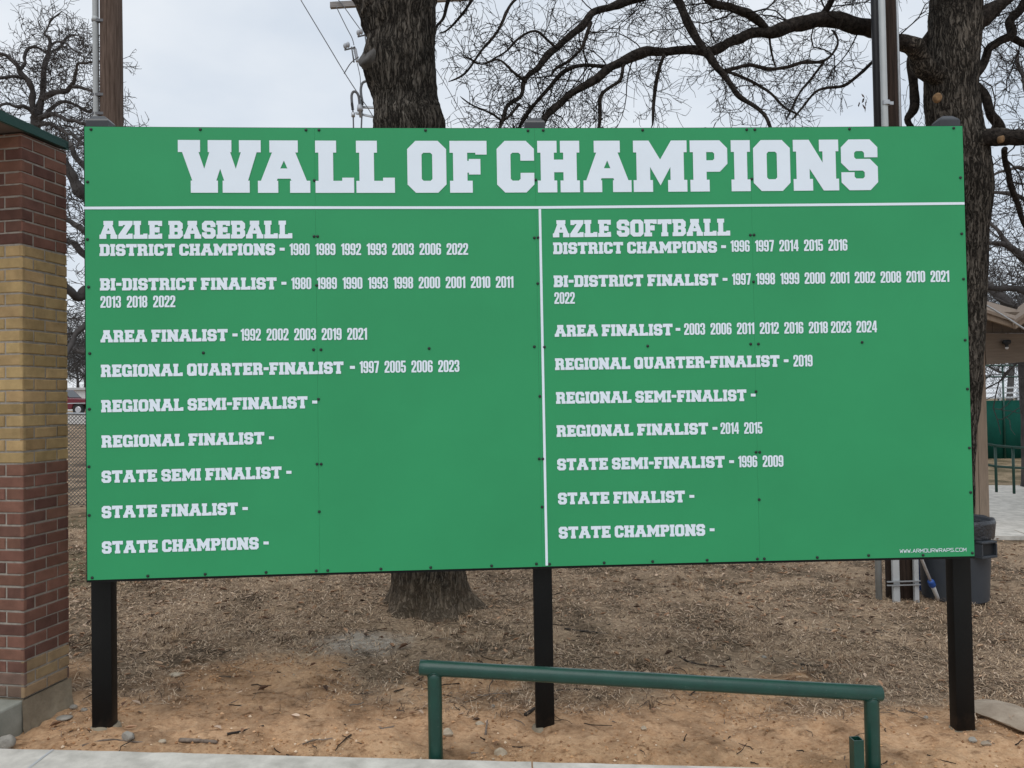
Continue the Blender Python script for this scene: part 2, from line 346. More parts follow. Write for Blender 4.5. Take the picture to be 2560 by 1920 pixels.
def bump_z(p, k):
    d = depth(p)
    if d > 16: return 0
    q = Vector((p.x, p.y, 0))
    z = .030*noise.noise(q*1.3)+(.016+.012*k)*noise.noise(q*4)+.010*noise.noise(q*10)*(.5+k)+.008*noise.noise(q*21)*k
    cl = noise.noise(q*7+Vector((5, 0, 0)))
    z += k*.034*max(0, cl-.12)                       # clods
    if d < 5.8: z += k*(.007*noise.noise(q*34)+.009*max(0, noise.noise(q*17+Vector((2, 9, 0)))-.1)-.02*max(0, noise.noise(q*6+Vector((7, 1, 0)))-.35))
    cp_ = p-Vector((-2.93, .03, 0)); z -= .075*math.exp(-(cp_.x**2+cp_.y**2)/.20)
    z *= (1-sm(9, 16, d))
    z += .03*math.exp(-((d-4.05)/.12)**2)*.5
    return z
def hground(x, y):
    p = Vector((x, y, 0)); d = depth(p)
    z = gz(x, y)+bump_z(p, soil_mask(p))
    z += .002+.026*math.exp(-((x-2.4)**2+(y-.05)**2)/.12)+.012*math.exp(-((x+2.4)**2+(y-.05)**2)/.06)
    if d < WALK_D+.05: z -= .10*(1-sm(WALK_D-.04, WALK_D+.05, d))
    return z
xs = sorted(set([-160, -120, -90, -70, -55, -45, -36, -33, -28, -23, -19, -16, -13, -11, -9, -7.5, -6.5, -5.5]+list(np.arange(-4.8, -3.2, .05))+list(np.arange(-3.2, 3.4, .022))+list(np.arange(3.4, 5.2, .05))+[5.6, 6.2, 6.5, 7, 8, 9.5, 12, 16, 22, 30, 45, 70, 110, 160]))
ys = sorted(set([-60, -30, -15, -8, -5, -3, -1.5]+list(np.arange(-.62, .9, .020))+list(np.arange(.9, 3.6, .04))+list(np.arange(3.6, 7.4, .09))+[7.6, 8, 8.6, 9.3, 10, 11, 12.5, 14, 16, 19, 23, 28, 34, 42, 52, 65, 80, 110, 150, 220, 320]))
gv = []; gm = []
for y in ys:
    for x in xs:
        p = Vector((x, y, 0)); z = hground(x, y); gv.append((x, y, z))
        d = depth(p); lx = (p-CAM).dot(HR)
        k = soil_mask(p) if d < 9 else 0
        pale = math.exp(-(((lx+1.15)/.55)**2+((d-5.75)/.42)**2))*.85+.5*math.exp(-(((lx-2.3)/.5)**2+((d-4.95)/.25)**2))
        pale += .4*math.exp(-(((lx+2.2)/.4)**2+((d-4.7)/.3)**2))
        gr = .0
        if -6.2 < lx < -3.2 and d > 7: gr = .55*sm(.0, .3, noise.noise(Vector((x*.8, y*.8, 9))))
        if lx > 6 and d > 13: gr = .35
        gm.append((k, min(1, pale), gr, 1))
nx, ny = len(xs), len(ys)
gf = [(j*nx+i, j*nx+i+1, (j+1)*nx+i+1, (j+1)*nx+i) for j in range(ny-1) for i in range(nx-1)]
me = bpy.data.meshes.new('ground'); me.from_pydata(gv, [], gf)
ca = me.color_attributes.new('mask', 'FLOAT_COLOR', 'POINT'); ca.data.foreach_set('color', np.array(gm, dtype=np.float32).ravel())
me.polygons.foreach_set('use_smooth', [True]*len(me.polygons)); me.materials.append(ground_mat())
go = bpy.data.objects.new('ground', me); COL.objects.link(go); struct(go)

# sidewalk: flush concrete strip in front of the sign, falling to the right like the ground
def walk_z(x): return -.042*x+.032
b = MB()
joints = [-6.5, -2.33, .068, 2.45, 4.9, 7.3]
for i in range(len(joints)-1):
    n = 24
    xa, xb = joints[i]+.004, joints[i+1]-.004
    top = []; 
    for k in range(n+1):
        X = xa+(xb-xa)*k/n; e = .006*noise.noise(Vector((X*9, 0, 0)))+.004*noise.noise(Vector((X*30, 2, 0)))
        p = lv(X, WALK_D+e); top.append((p, lv(X, WALK_D-.012+e), lv(X, -4.5)))
    vs = []
    for a_, b_, c_ in top:
        vs += [(a_.x, a_.y, walk_z(a_.x)-.16), (a_.x, a_.y, walk_z(a_.x)-.012), (b_.x, b_.y, walk_z(b_.x)), (c_.x, c_.y, walk_z(c_.x))]
    fs = [(k*4+q, k*4+q+1, k*4+q+5, k*4+q+4) for k in range(n) for q in range(3)]
    fs += [(0, 3, 2, 1), (n*4, n*4+1, n*4+2, n*4+3)]
    b.add(vs, fs)
wk = struct(recalc(b.build('sidewalk', m_conc)))
b = MB()
p0, p1 = lv(-6.5, WALK_D-.02), lv(7.3, -4.4)
b.add([(*lv(-6.5, WALK_D-.03).xy, walk_z(lv(-6.5, 3.9).x)-.03), (*lv(7.3, WALK_D-.03).xy, walk_z(lv(7.3, 3.9).x)-.03), (*lv(7.3, -6).xy, walk_z(lv(7.3, -6).x)-.03), (*lv(-6.5, -6).xy, walk_z(lv(-6.5, -6).x)-.03)], [(0, 1, 2, 3)])
struct(b.build('sidewalk_bed', m_footing))
b = MB(); p = lv(-2.33, WALK_D-.012); q = lv(-2.33, -4)
for k in range(10):
    a_, c_ = p.lerp(q, k/30), p.lerp(q, (k+1)/30); e = .007+.004*noise.noise(Vector((k*1.7, 0, 0)))
    b.add([(a_.x-e, a_.y, walk_z(a_.x)+.002), (a_.x+e, a_.y, walk_z(a_.x)+.002), (c_.x+e, c_.y, walk_z(c_.x)+.002), (c_.x-e, c_.y, walk_z(c_.x)+.002)], [(0, 1, 2, 3)])
struct(b.build('joint_filler', m_pvcwhite))

# ------------------------------------------------------------------ the big sign
W_, H_, BUL, Z0 = 4.877, 2.438, .0312, .925
def S(u, v, off=0.0):
    t = u/W_*2-1; return Vector((u-W_/2, BUL*(1-t*t)-off, v+Z0))
def uv(px, py):
    d = ray(px, py); Y = 0
    for _ in range(8):
        t = (Y-CAM.y)/d.y; p = CAM+d*t; u = p.x+W_/2; q = u/W_*2-1; Y = BUL*(1-q*q)
    return u, p.z-Z0
sign = thing('sign_board', 'big green sign headed WALL OF CHAMPIONS on three black posts', 'sign', (0, .1, 0))
seams = [0]+[uv(px, 600)[0] for px in (790, 1341, 1880)]+[W_]
PT = .006
panels = []
for i in range(4):
    b = MB(); a0, a1 = seams[i]+(.0003 if i else 0), seams[i+1]-(.0003 if i < 3 else 0); n = 10; vs = []
    for k in range(n+1):
        u = a0+(a1-a0)*k/n
        vs += [S(u, 0, PT), S(u, H_, PT), S(u, H_, .0002), S(u, 0, .0002)]
    fs = [(k*4+q, k*4+(q+1) % 4, k*4+4+(q+1) % 4, k*4+4+q) for k in range(n) for q in range(4)]+[(0, 3, 2, 1), (n*4, n*4+1, n*4+2, n*4+3)]
    b.add(vs, fs); panels.append(recalc(b.build('panel', m_green, sign)))
# steel frame behind the panels
b = MB()
def strip(u0, u1, v0, v1, d0, d1, n=12):
    vs = []
    for k in range(n+1):
        u = u0+(u1-u0)*k/n; vs += [S(u, v0, -d0), S(u, v1, -d0), S(u, v1, -d1), S(u, v0, -d1)]
    fs = [(k*4+q, k*4+(q+1) % 4, k*4+4+(q+1) % 4, k*4+4+q) for k in range(n) for q in range(4)]+[(0, 3, 2, 1), (n*4, n*4+1, n*4+2, n*4+3)]
    b.add(vs, fs)
strip(-.008, W_+.006, -.014, .04, .001, .05); strip(-.008, W_+.006, H_-.045, H_+.004, .001, .05)
strip(-.008, .042, .041, H_-.046, .0015, .049, 1); strip(W_-.044, W_+.006, .041, H_-.046, .0015, .049, 1)
for u_ in seams[1:4]: strip(u_-.022, u_+.022, .041, H_-.046, .0012, .046, 1)
for v in (.62, 1.22, 1.82): strip(.043, W_-.045, v-.02, v+.02, .002, .049)
recalc(b.build('frame', m_black, sign))
# posts with caps and footings
for px, py, w in ((255, 1812, .108), (1365, 1832, .104), (2408, 1825, .108)):
    xc = {255: -2.398, 1365: .007, 2408: 2.403}[px]
    dp_ = .072; yb = {255: .055, 1365: .055+BUL, 2408: .055}[px]+dp_/2
    zb = hground(xc, yb)
    b = MB(); zt = Z0+H_+.052
    b.box((xc, yb, (zt+zb-.12)/2), w, dp_, zt-zb+.12, bev=.006)
    post = autosmooth(b.build('post', m_black, sign))
    b = MB(); h = w/2+.006
    def sq(hh, z, r=.0): k_ = hh*(dp_+.012)/(w+.012); return [(xc-hh, yb-k_, z), (xc+hh, yb-k_, z), (xc+hh, yb+k_, z), (xc-hh, yb+k_, z)]
    vs = sq(h, zt-.035)+sq(h, zt+.002)+sq(h-.006, zt+.012)+sq(.028, zt+.034)+sq(.02, zt+.036)
    b.add(vs, [(3, 2, 1, 0)]+[(r*4+q, r*4+(q+1) % 4, r*4+4+(q+1) % 4, r*4+4+q) for r in range(4) for q in range(4)]+[(16, 17, 18, 19)])
    b.build('post_cap', m_cap, post)
    b = MB(); vs = []; n = 22
    for q, (r, z) in enumerate(((w*.74, -.06), (w*.71, -.004), (w*.64, .006), (.02, .008))):
        for j in range(n):
            a = 2*PI*j/n; rr = r*(1+.16*noise.noise(Vector((math.cos(a)*1.5+px, math.sin(a)*1.5, 3))))
            vs.append((xc+rr*math.cos(a), yb+rr*math.sin(a), zb+z+(.008*noise.noise(Vector((math.cos(a)*2, math.sin(a)*2, px))) if q else 0)))
    b.add(vs, [(q*n+j, q*n+(j+1) % n, (q+1)*n+(j+1) % n, (q+1)*n+j) for q in range(3) for j in range(n)]+[tuple(3*n+j for j in range(n))])
    autosmooth(b.build('post_footing', m_footing, post), 50)
# bolts
BOLTS = """229,324.6 502,323 765.6,323.8 798,325.4 1064,325 1319.7,327.9 1357.8,326.2 1606,325.4 1865.7,323.8 1886,323.8 2122.3,322.1 2382.5,321.3
220.5,455.7 219.7,599.2 223,718 226,884 225,1023 223,1166.6 223,1288 232,1446.6 371,1443.7 514,1436 666,1434 791,1427 820,1427 952.6,1423.5 1077,1418.5 1229,1414 1341,1409 1373.6,1409.8 1510,1407 1631,1404
1767,1401 1892.5,1398.7 1909.7,1396.8 2042,1395 2170,1388 2306,1388.5 2429.7,1381.9 786.6,452 785.8,591.7 794.5,591.7 792.3,714 784.6,874.4 803,874.4 796.8,998 793.3,1160 803.4,1160 798.7,1278.8 509.6,882.3 1073,871.3
1339,450.7 1335.7,595.3 1345,594.7 1344,709.2 1335.7,867 1360.7,867.8 1349.4,990.8 1347.8,1147 1356.8,1147 1354.9,1267 1878.1,448.3 1874.9,588.5 1884,588 1882.8,705 1875.7,860.3 1894.9,860.3 1889,979 1889,1130.3 1898,1130.3 1896.8,1248.7 1618.6,865.4 2153.9,856
2399.3,445 2402.3,585 2406.9,698 2411,850.5 2416.8,972.4 2422.3,1119.7 2425,1230.6"""
for tok in BOLTS.split():
    px, py = map(float, tok.split(',')); u, v = uv(px, py)
    i = max(k for k in range(4) if u >= seams[k]-1e-6) if u > 0 else 0
    u = max(.012, min(W_-.012, u)); v = max(.012, min(H_-.012, v))
    c = S(u, v, PT); b = MB(); n = 10; vs = []
    for r, d in ((.0082, 0), (.0080, .003), (.0055, .006), (.001, .0072)):
        vs += [(c.x+r*math.cos(2*PI*j/n), c.y-d, c.z+r*math.sin(2*PI*j/n)) for j in range(n)]
    b.add(vs, [(q*n+j, q*n+(j+1) % n, (q+1)*n+(j+1) % n, (q+1)*n+j) for q in range(3) for j in range(n)]+[tuple(3*n+j for j in range(n))])
    recalc(b.build('bolt', m_bolt, panels[i]))

# ---- lettering: block slab capitals (cap height 100) and narrow figures, drawn as outlines
G = {}
def gl(ch, o, *holes): G[ch] = (o, holes, max(p[0] for p in o))
gl('A', [(0,0),(36,0),(36,23),(33.5,23),(35,27),(58,27),(59.5,23),(57,23),(57,0),(93,0),(93,23),(87,23),(67,77),(71.5,77),(71.5,100),(21,100),(21,77),(25.5,77),(5.5,23),(0,23)], [(40,46.5),(46.5,61.5),(52.5,46.5)])
gl('B', [(0,0),(60,0),(76,15.5),(76,42),(69,50),(76,58),(76,84.5),(60,100),(0,100),(0,77),(6,77),(6,23),(0,23)], [(32,61),(46,61),(49,64),(49,74),(46,77),(32,77)], [(32,23),(46,23),(49,26),(49,36),(46,39),(32,39)])
gl('C', [(15.5,0),(56.5,0),(72,15.5),(72,38),(45.5,38),(45.5,26.5),(42,23),(30,23),(26.5,26.5),(26.5,73.5),(30,77),(42,77),(45.5,73.5),(45.5,61.5),(72,61.5),(72,84.5),(56.5,100),(15.5,100),(0,84.5),(0,15.5)])
gl('D', [(0,0),(60,0),(76,15.5),(76,84.5),(60,100),(0,100),(0,77),(6,77),(6,23),(0,23)], [(32,23),(46,23),(49,26),(49,74),(46,77),(32,77)])
gl('E', [(0,0),(73,0),(73,29),(51,29),(51,23),(34,23),(34,38.5),(37,38.5),(37,35),(59.5,35),(59.5,65),(37,65),(37,61.5),(34,61.5),(34,77),(51,77),(51,71),(73,71),(73,100),(0,100),(0,77),(6.5,77),(6.5,23),(0,23)])
gl('F', [(0,0),(44,0),(44,23),(34,23),(34,38.5),(37,38.5),(37,35),(59.5,35),(59.5,65),(37,65),(37,61.5),(34,61.5),(34,77),(50,77),(50,73.5),(72,73.5),(72,100),(0,100),(0,77),(6.5,77),(6.5,23),(0,23)])
gl('G', [(15.5,0),(56,0),(63,8),(63,0),(76,0),(76,50),(40,50),(40,33),(47,33),(47,26.5),(43.5,23),(30,23),(26.5,26.5),(26.5,73.5),(30,77),(43,77),(46.5,73.5),(46.5,62),(73,62),(73,84.5),(57,100),(15.5,100),(0,84.5),(0,15.5)])
gl('H', [(0,0),(37.5,0),(37.5,23),(32,23),(32,39),(50,39),(50,23),(44,23),(44,0),(81.5,0),(81.5,23),(76,23),(76,77),(81.5,77),(81.5,100),(44,100),(44,77),(50,77),(50,63.5),(32,63.5),(32,77),(37.5,77),(37.5,100),(0,100),(0,77),(6,77),(6,23),(0,23)])
gl('I', [(0,0),(37.5,0),(37.5,23),(31.5,23),(31.5,77),(37.5,77),(37.5,100),(0,100),(0,77),(6,77),(6,23),(0,23)])
gl('L', [(0,0),(73.5,0),(73.5,29),(51,29),(51,23),(34,23),(34,77),(40,77),(40,100),(0,100),(0,77),(6,77),(6,23),(0,23)])
gl('M', [(0,0),(37,0),(37,23),(32,23),(32,48.5),(51.5,12.5),(71,48.5),(71,23),(66,23),(66,0),(103,0),(103,23),(97,23),(97,77),(103,77),(103,100),(73,100),(51.5,63),(30,100),(0,100),(0,77),(6,77),(6,23),(0,23)])
gl('N', [(0,0),(37.5,0),(37.5,23),(31.5,23),(31.5,43),(58,0),(88,0),(88,23),(82.5,23),(82.5,77),(88,77),(88,100),(50.5,100),(50.5,77),(57,77),(57,55),(31,100),(0,100),(0,77),(6,77),(6,23),(0,23)])
gl('O', [(16,0),(59,0),(75,16),(75,84),(59,100),(16,100),(0,84),(0,16)], [(27.5,26.5),(31,23),(44.5,23),(48,26.5),(48,73.5),(44.5,77),(31,77),(27.5,73.5)])
gl('P', [(0,0),(37.5,0),(37.5,23),(32,23),(32,38.5),(58,38.5),(73,54),(73,84.5),(58,100),(0,100),(0,77),(6,77),(6,23),(0,23)], [(32,61),(44.5,61),(47.5,64),(47.5,74),(44.5,77),(32,77)])
gl('Q', [(16,0),(54,0),(60,5),(67,-2),(77,8),(71,14),(75,18),(75,84),(59,100),(16,100),(0,84),(0,16)], [(27.5,26.5),(31,23),(37,23),(33,30),(42,38),(48,32),(48,73.5),(44.5,77),(31,77),(27.5,73.5)])
gl('R', [(0,0),(37.5,0),(37.5,23),(32,23),(32,39),(43,39),(47,35),(47,0),(80,0),(80,23),(73,23),(73,42),(67,49),(73,55),(73,84.5),(58,100),(0,100),(0,77),(6,77),(6,23),(0,23)], [(32,61),(44.5,61),(47.5,64),(47.5,74),(44.5,77),(32,77)])
gl('S', [(15.5,0),(57,0),(72,15.5),(72,46),(57,61.5),(29.5,61.5),(26,65),(26,73.5),(29.5,77),(42,77),(45.5,73.5),(45.5,64.5),(72,64.5),(72,84.5),(57,100),(15.5,100),(0,84.5),(0,54),(15.5,38.5),(42.5,38.5),(46,35),(46,26.5),(42.5,23),(29.5,23),(26,26.5),(26,35.5),(0,35.5),(0,15.5)])
gl('T', [(20,0),(60,0),(60,23),(54,23),(54,77),(58,77),(58,71),(80,71),(80,100),(0,100),(0,71),(22,71),(22,77),(26,77),(26,23),(20,23)])
gl('U', [(21,0),(60,0),(75,15.5),(75,77),(81,77),(81,100),(44,100),(44,77),(49,77),(49,26.5),(46,23),(35,23),(32,26.5),(32,77),(37,77),(37,100),(0,100),(0,77),(6,77),(6,15.5)])
gl('W', [(24,0),(76,0),(76,23),(73,23),(80.5,45.5),(88,23),(85,23),(85,0),(137,0),(137,23),(134,23),(151,77),(159,77),(159,100),(117,100),(117,77),(120.5,77),(110.5,45.5),(100,77),(102.5,77),(102.5,100),(57,100),(57,77),(60,77),(50,45.5),(39.5,77),(42.5,77),(42.5,100),(0,100),(0,77),(8,77),(27,23),(24,23)])
gl('Z', [(0,0),(76,0),(76,29),(53,29),(53,23),(40,23),(76,80),(76,100),(3,100),(3,71),(25,71),(25,77),(38,77),(0,20)])
gl('-', [(0,38),(40,38),(40,62),(0,62)])
rr_ = [(14,0),(30,0),(38,4),(44,14),(44,86),(38,96),(30,100),(14,100),(6,96),(0,86),(0,14),(6,4)]
gl('0', rr_, [(17,16),(19,14),(25,14),(27,16),(27,84),(25,86),(19,86),(17,84)])
gl('1', [(11,0),(28,0),(28,100),(16,100),(10,93),(0,88),(0,74),(11,74)])
gl('2', [(0,0),(44,0),(44,15),(19,15),(41,54),(44,64),(44,86),(38,96),(30,100),(14,100),(6,96),(0,86),(0,62),(17,62),(17,84),(19,86),(25,86),(27,84),(27,66),(24,58),(0,18)])
gl('3', [(14,0),(30,0),(38,4),(44,14),(44,42),(40,49),(36,51.5),(40,54),(44,60),(44,86),(38,96),(30,100),(14,100),(6,96),(0,86),(0,66),(17,66),(17,84),(19,86),(25,86),(27,84),(27,62),(24,58),(17,58),(17,45),(24,45),(27,42),(27,16),(25,14),(19,14),(17,16),(17,34),(0,34),(0,14),(6,4)])
gl('4', [(24,0),(41,0),(41,20),(46,20),(46,34),(41,34),(41,100),(20,100),(0,36),(0,20),(24,20)], [(13,34),(24,34),(24,74)])
gl('5', [(14,0),(30,0),(38,4),(44,14),(44,50),(38,60),(30,63),(22,62),(17,58),(17,85),(41,85),(41,100),(1,100),(1,46),(16,46),(19,49),(25,49),(27,47),(27,16),(25,14),(19,14),(17,16),(17,34),(0,34),(0,14),(6,4)])
six = [(14,0),(30,0),(38,4),(44,14),(44,48),(38,58),(30,61),(22,60),(17,57),(17,84),(19,86),(25,86),(27,84),(27,70),(44,70),(44,86),(38,96),(30,100),(14,100),(6,96),(0,86),(0,14),(6,4)]
sixh = [(17,16),(19,14),(25,14),(27,16),(27,45),(25,47),(19,47),(17,45)]
gl('6', six, sixh)
gl('9', [(44-x, 100-y) for x, y in six], [(44-x, 100-y) for x, y in sixh])
gl('7', [(8,0),(26,0),(42,84),(42,100),(0,100),(0,84),(25,84)])
gl('8', [(14,0),(30,0),(38,4),(44,14),(44,42),(39,51),(44,59),(44,86),(38,96),(30,100),(14,100),(6,96),(0,86),(0,59),(5,51),(0,42),(0,14),(6,4)], [(17,16),(19,14),(25,14),(27,16),(27,42),(25,44),(19,44),(17,42)], [(17,59),(19,57),(25,57),(27,59),(27,84),(25,86),(19,86),(17,84)])
TESS = {}
def glyph(b, ch, u0, v0, sx, sy, slope=0.0):
    o, holes, wd = G[ch]
    if ch not in TESS:
        loops = [[Vector((x, y, 0)) for x, y in o]]+[[Vector((x, y, 0)) for x, y in h] for h in holes]
        TESS[ch] = ([p for l in loops for p in l], tessellate_polygon(loops))
    pts, tris = TESS[ch]
    vs = [S(u0+p.x*sx, v0+p.y*sy+slope*p.x*sx, PT+.0026) for p in pts]
    fs = []
    for a, c, d in tris:
        n = (vs[c]-vs[a]).cross(vs[d]-vs[a]); fs.append((a, c, d) if n.y < 0 else (a, d, c))
    b.add(vs, fs)
def text(b, s, x0, y0, x1, y1, cap, gap=4.5, space=33):
    u0, v0 = uv(x0, y0); u1, v1 = uv(x1, y1); vt = uv(x0, y0-cap)[1]; sy = (vt-v0)/100
    tot = 0
    for i, ch in enumerate(s): tot += space if ch == ' ' else G[ch][2]+(gap if i < len(s)-1 and s[i+1] != ' ' else 0)
    sx = (u1-u0)/tot; u = u0; sl = (v1-v0)/(u1-u0)
    for i, ch in enumerate(s):
        if ch == ' ': u += space*sx; continue
        glyph(b, ch, u, v0+sl*(u-u0), sx, sy, sl); u += (G[ch][2]+(gap if i < len(s)-1 and s[i+1] != ' ' else 0))*sx
def years(s, x0, y0, x1, y1, cap):
    u0, v0 = uv(x0, y0); u1, v1 = uv(x1, y1); sy = (uv(x0, y0-cap)[1]-v0)/100; sl = (v1-v0)/(u1-u0)
    wd = [sum(G[c][2] for c in y)+12 for y in s.split()]; sx = (u1-u0)/(sum(wd)+49*(len(wd)-1)); u = u0
    for y, w_ in zip(s.split(), wd):
        b = MB(); q = u
        for c in y: glyph(b, c, q, v0+sl*(q-u0), sx, sy, sl); q += (G[c][2]+4)*sx
        b.build('year_number', m_white, sign); u += (w_+49)*sx
b = MB()
TL = [('W',445.9,654),('A',644.8,776.6),('L',788.5,886),('L',890.5,987.7),('O',1018.1,1116.5),('F',1124,1217.7),('C',1241.5,1335.7),('H',1343,1449),('A',1456.9,1577.9),('M',1582,1717),('P',1723.5,1818),('I',1826,1874.9),('O',1881.5,1974.5),('N',1981,2095.5),('S',2100.5,2192.9)]
for ch, xa, xb in TL:
    f = ((xa+xb)/2-446)/1747; yb = 482.6-.5*f-6.2*f*f; yt = 351.0-1.6*f; yt += 3.2*4*f*(1-f); yb += 1.4*4*f*(1-f)
    u0, _ = uv(xa+.6, (yb+yt)/2); u1, _ = uv(xb-.6, (yb+yt)/2); v0 = uv((xa+xb)/2, yb)[1]; v1 = uv((xa+xb)/2, yt)[1]
    glyph(b, ch, u0, v0, (u1-u0)/G[ch][2], (v1-v0)/100)
b.build('title_lettering', m_white, sign)
LINES = [
 ('heading_lettering', ('AZLE BASEBALL', 250.7,598.0,731.8,596.6,44.8), None, []),
 ('district_line', ('DISTRICT CHAMPIONS', 250.7,640.8,688.7,638.7,29.8), (700.4,712.9,638.6), [('1980 1989 1992 1993 2003 2006 2022',725.1,638.6,1170.5,637.6,29.3)]),
 ('finalist_line', ('BI-DISTRICT FINALIST', 251.7,726.8,692.8,724.1,30.4), (704.7,717.2,723.9), [('1980 1989 1990 1993 1998 2000 2001 2010 2011',729.4,723.6,1283.6,719.8,29.2), ('2013 2018 2022',253.1,770,440,768.3,29.3)]),
 ('area_line', ('AREA FINALIST', 253.3,856.4,570.7,852.9,30.5), (582.5,595.4,852.9), [('1992 2002 2003 2019 2021',603.2,852.1,918.3,849.4,29.8)]),
 ('quarter_line', ('REGIONAL QUARTER-FINALIST', 254.1,943,859.6,934.4,31), (875.6,888.2,934.0), [('1997 2005 2006 2023',899.9,932.8,1148.7,929.7,29.8)]),
 ('regional_line', ('REGIONAL SEMI-FINALIST', 254.9,1030.8,769.8,1020.6,30.6), (781.5,794.1,1020.4), []),
 ('regional_line', ('REGIONAL FINALIST', 255.7,1119,662,1109.9,30.6), (673.8,686.3,1109.7), []),
 ('state_line', ('STATE SEMI FINALIST', 256,1207.1,705.1,1195.8,30.6), (716.9,729.8,1195.6), []),
 ('state_line', ('STATE FINALIST', 256.4,1295.3,596.2,1286.3,30.8), (607.5,620.9,1286.1), []),
 ('state_line', ('STATE CHAMPIONS', 256.8,1383.8,647.9,1372.5,31), (660,673,1372.2), []),
 ('heading_lettering', ('AZLE SOFTBALL', 1382,594.2,1824.4,589.6,42.6), None, []),
 ('district_line', ('DISTRICT CHAMPIONS', 1382.6,636.2,1791.4,632.4,29.2), (1801.9,1814.1,632), [('1996 1997 2014 2015 2016',1825.5,630.3,2116.9,627,28.6)]),
 ('finalist_line', ('BI-DISTRICT FINALIST', 1383.9,718.7,1794.9,713.8,29.3), (1805.7,1817.7,713.6), [('1997 1998 1999 2000 2001 2002 2008 2010 2021',1829.3,712.7,2371.1,705.1,28.6), ('2022',1385.8,760.2,1436.8,759.6,29)]),
 ('area_line', ('AREA FINALIST', 1386.6,842.3,1680.9,838.8,29.4), (1688.4,1700.1,838.4), [('2003 2006 2011 2012 2016 2018',1709.5,837.6,2068.1,833,29), ('2023 2024',2075.9,832.8,2190.7,830.9,29)]),
 ('quarter_line', ('REGIONAL QUARTER-FINALIST', 1387.4,925.4,1947.8,917.1,29.4), (1958.3,1970.1,916.8), [('2019',1982.2,916.6,2030,916,29)]),
 ('regional_line', ('REGIONAL SEMI-FINALIST', 1389.8,1009.6,1865.1,1002.6,29.4), (1876,1887.8,1002.4), []),
 ('regional_line', ('REGIONAL FINALIST', 1391.3,1092.3,1769.5,1085.6,29.2), (1780.4,1792.6,1085.3), [('2014 2015',1800.4,1084.9,1904.7,1083.6,28.6)]),
 ('state_line', ('STATE SEMI-FINALIST', 1392.9,1175.8,1811,1168.7,29.4), (1822,1834.1,1168.5), [('1996 2009',1844.7,1168,1957.2,1166.4,28.8)]),
 ('state_line', ('STATE FINALIST', 1394.9,1260.8,1711.5,1255.3,29.4), (1722.8,1735,1255.1), []),
 ('state_line', ('STATE CHAMPIONS', 1396.8,1346.2,1762,1338.8,29.8), (1773.4,1785.5,1338.6), []),
]
for name, lab, hy, yrs in LINES:
    b = MB(); text(b, *lab); b.build(name, m_white, sign)
    if hy: b = MB(); text(b, '-', hy[0], hy[2], hy[1], hy[2], lab[5]); b.build('hyphen', m_white, sign)
    for y in yrs: years(*y)
# web address of the sign maker: thin wide strokes
ST = {'W': [[(0,10),(2.2,0),(5,7),(7.8,0),(10,10)]], 'A': [[(0,0),(5,10),(10,0)],[(2.2,3.4),(7.8,3.4)]], 'R': [[(0,0),(0,10),(9,10),(10,8),(10,5.5),(9,4.5),(0,4.5)],[(5,4.5),(10,0)]],
 'M': [[(0,0),(0,10),(5,3),(10,10),(10,0)]], 'O': [[(1,0),(9,0),(10,1),(10,9),(9,10),(1,10),(0,9),(0,1),(1,0)]], 'U': [[(0,10),(0,1),(1,0),(9,0),(10,1),(10,10)]],
 'P': [[(0,0),(0,10),(9,10),(10,9),(10,5),(9,4),(0,4)]], 'S': [[(0,0),(9,0),(10,1),(10,4.3),(9,5.2),(1,5.2),(0,6.2),(0,9),(1,10),(10,10)]], 'C': [[(10,10),(1,10),(0,9),(0,1),(1,0),(10,0)]], '.': [[(0,.9),(2,.9)]]}
b = MB(); s = 'WWW.ARMOURWRAPS.COM'
u0, v0 = uv(2248, 1381.2); u1, v1 = uv(2413, 1377.4); hgt = .0185; sl = (v1-v0)/(u1-u0)
tot = sum((10 if c != '.' else 2)+3.6 for c in s)-3.6; sx = (u1-u0)/tot; sy = hgt/10; th = .0017; u = u0
for ch in s:
    for pl in ST[ch]:
        for (xa, ya), (xb, yb) in zip(pl[:-1], pl[1:]):
            p = Vector((u+xa*sx, v0+sl*(u-u0)+ya*sy, 0)); q = Vector((u+xb*sx, v0+sl*(u-u0)+yb*sy, 0)); d = (q-p).normalized()*th*.6; n = Vector((-d.y, d.x, 0)).normalized()*th*.8
            qs = [p-d-n, q+d-n, q+d+n, p-d+n]; k = len(b.v) % 7
            b.add([S(z.x, z.y, PT+.0026+k*.00006) for z in qs], [(0, 1, 2, 3)])
    u += ((10 if ch != '.' else 2)+3.6)*sx
b.build('web_address', m_white, sign)
# dividing lines
def hline(b, pts, wdt, off, vertical=False):
    uvs = [uv(*p) for p in pts]; fine = []
    for (a, c), (d, e) in zip(uvs[:-1], uvs[1:]):
        for k in range(8): fine.append((a+(d-a)*k/8, c+(e-c)*k/8))
    fine.append(uvs[-1]); vs = []
    for u, v in fine: vs += ([S(u-wdt/2, v, off), S(u+wdt/2, v, off)] if vertical else [S(u, v-wdt/2, off), S(u, v+wdt/2, off)])
    b.add(vs, [(2*k, 2*k+2, 2*k+3, 2*k+1) for k in range(len(fine)-1)])
b = MB(); hline(b, [(212.5,521),(510,519.6),(800,519.9),(1340,519.6),(1880,514.3),(2409,509.3)], .0145, PT+.0022); recalc(b.build('dividing_line', m_white, sign))
b = MB(); hline(b, [(1349.3,523.4),(1366.6,1413)], .0137, PT+.0018, True); recalc(b.build('dividing_line', m_white, sign))

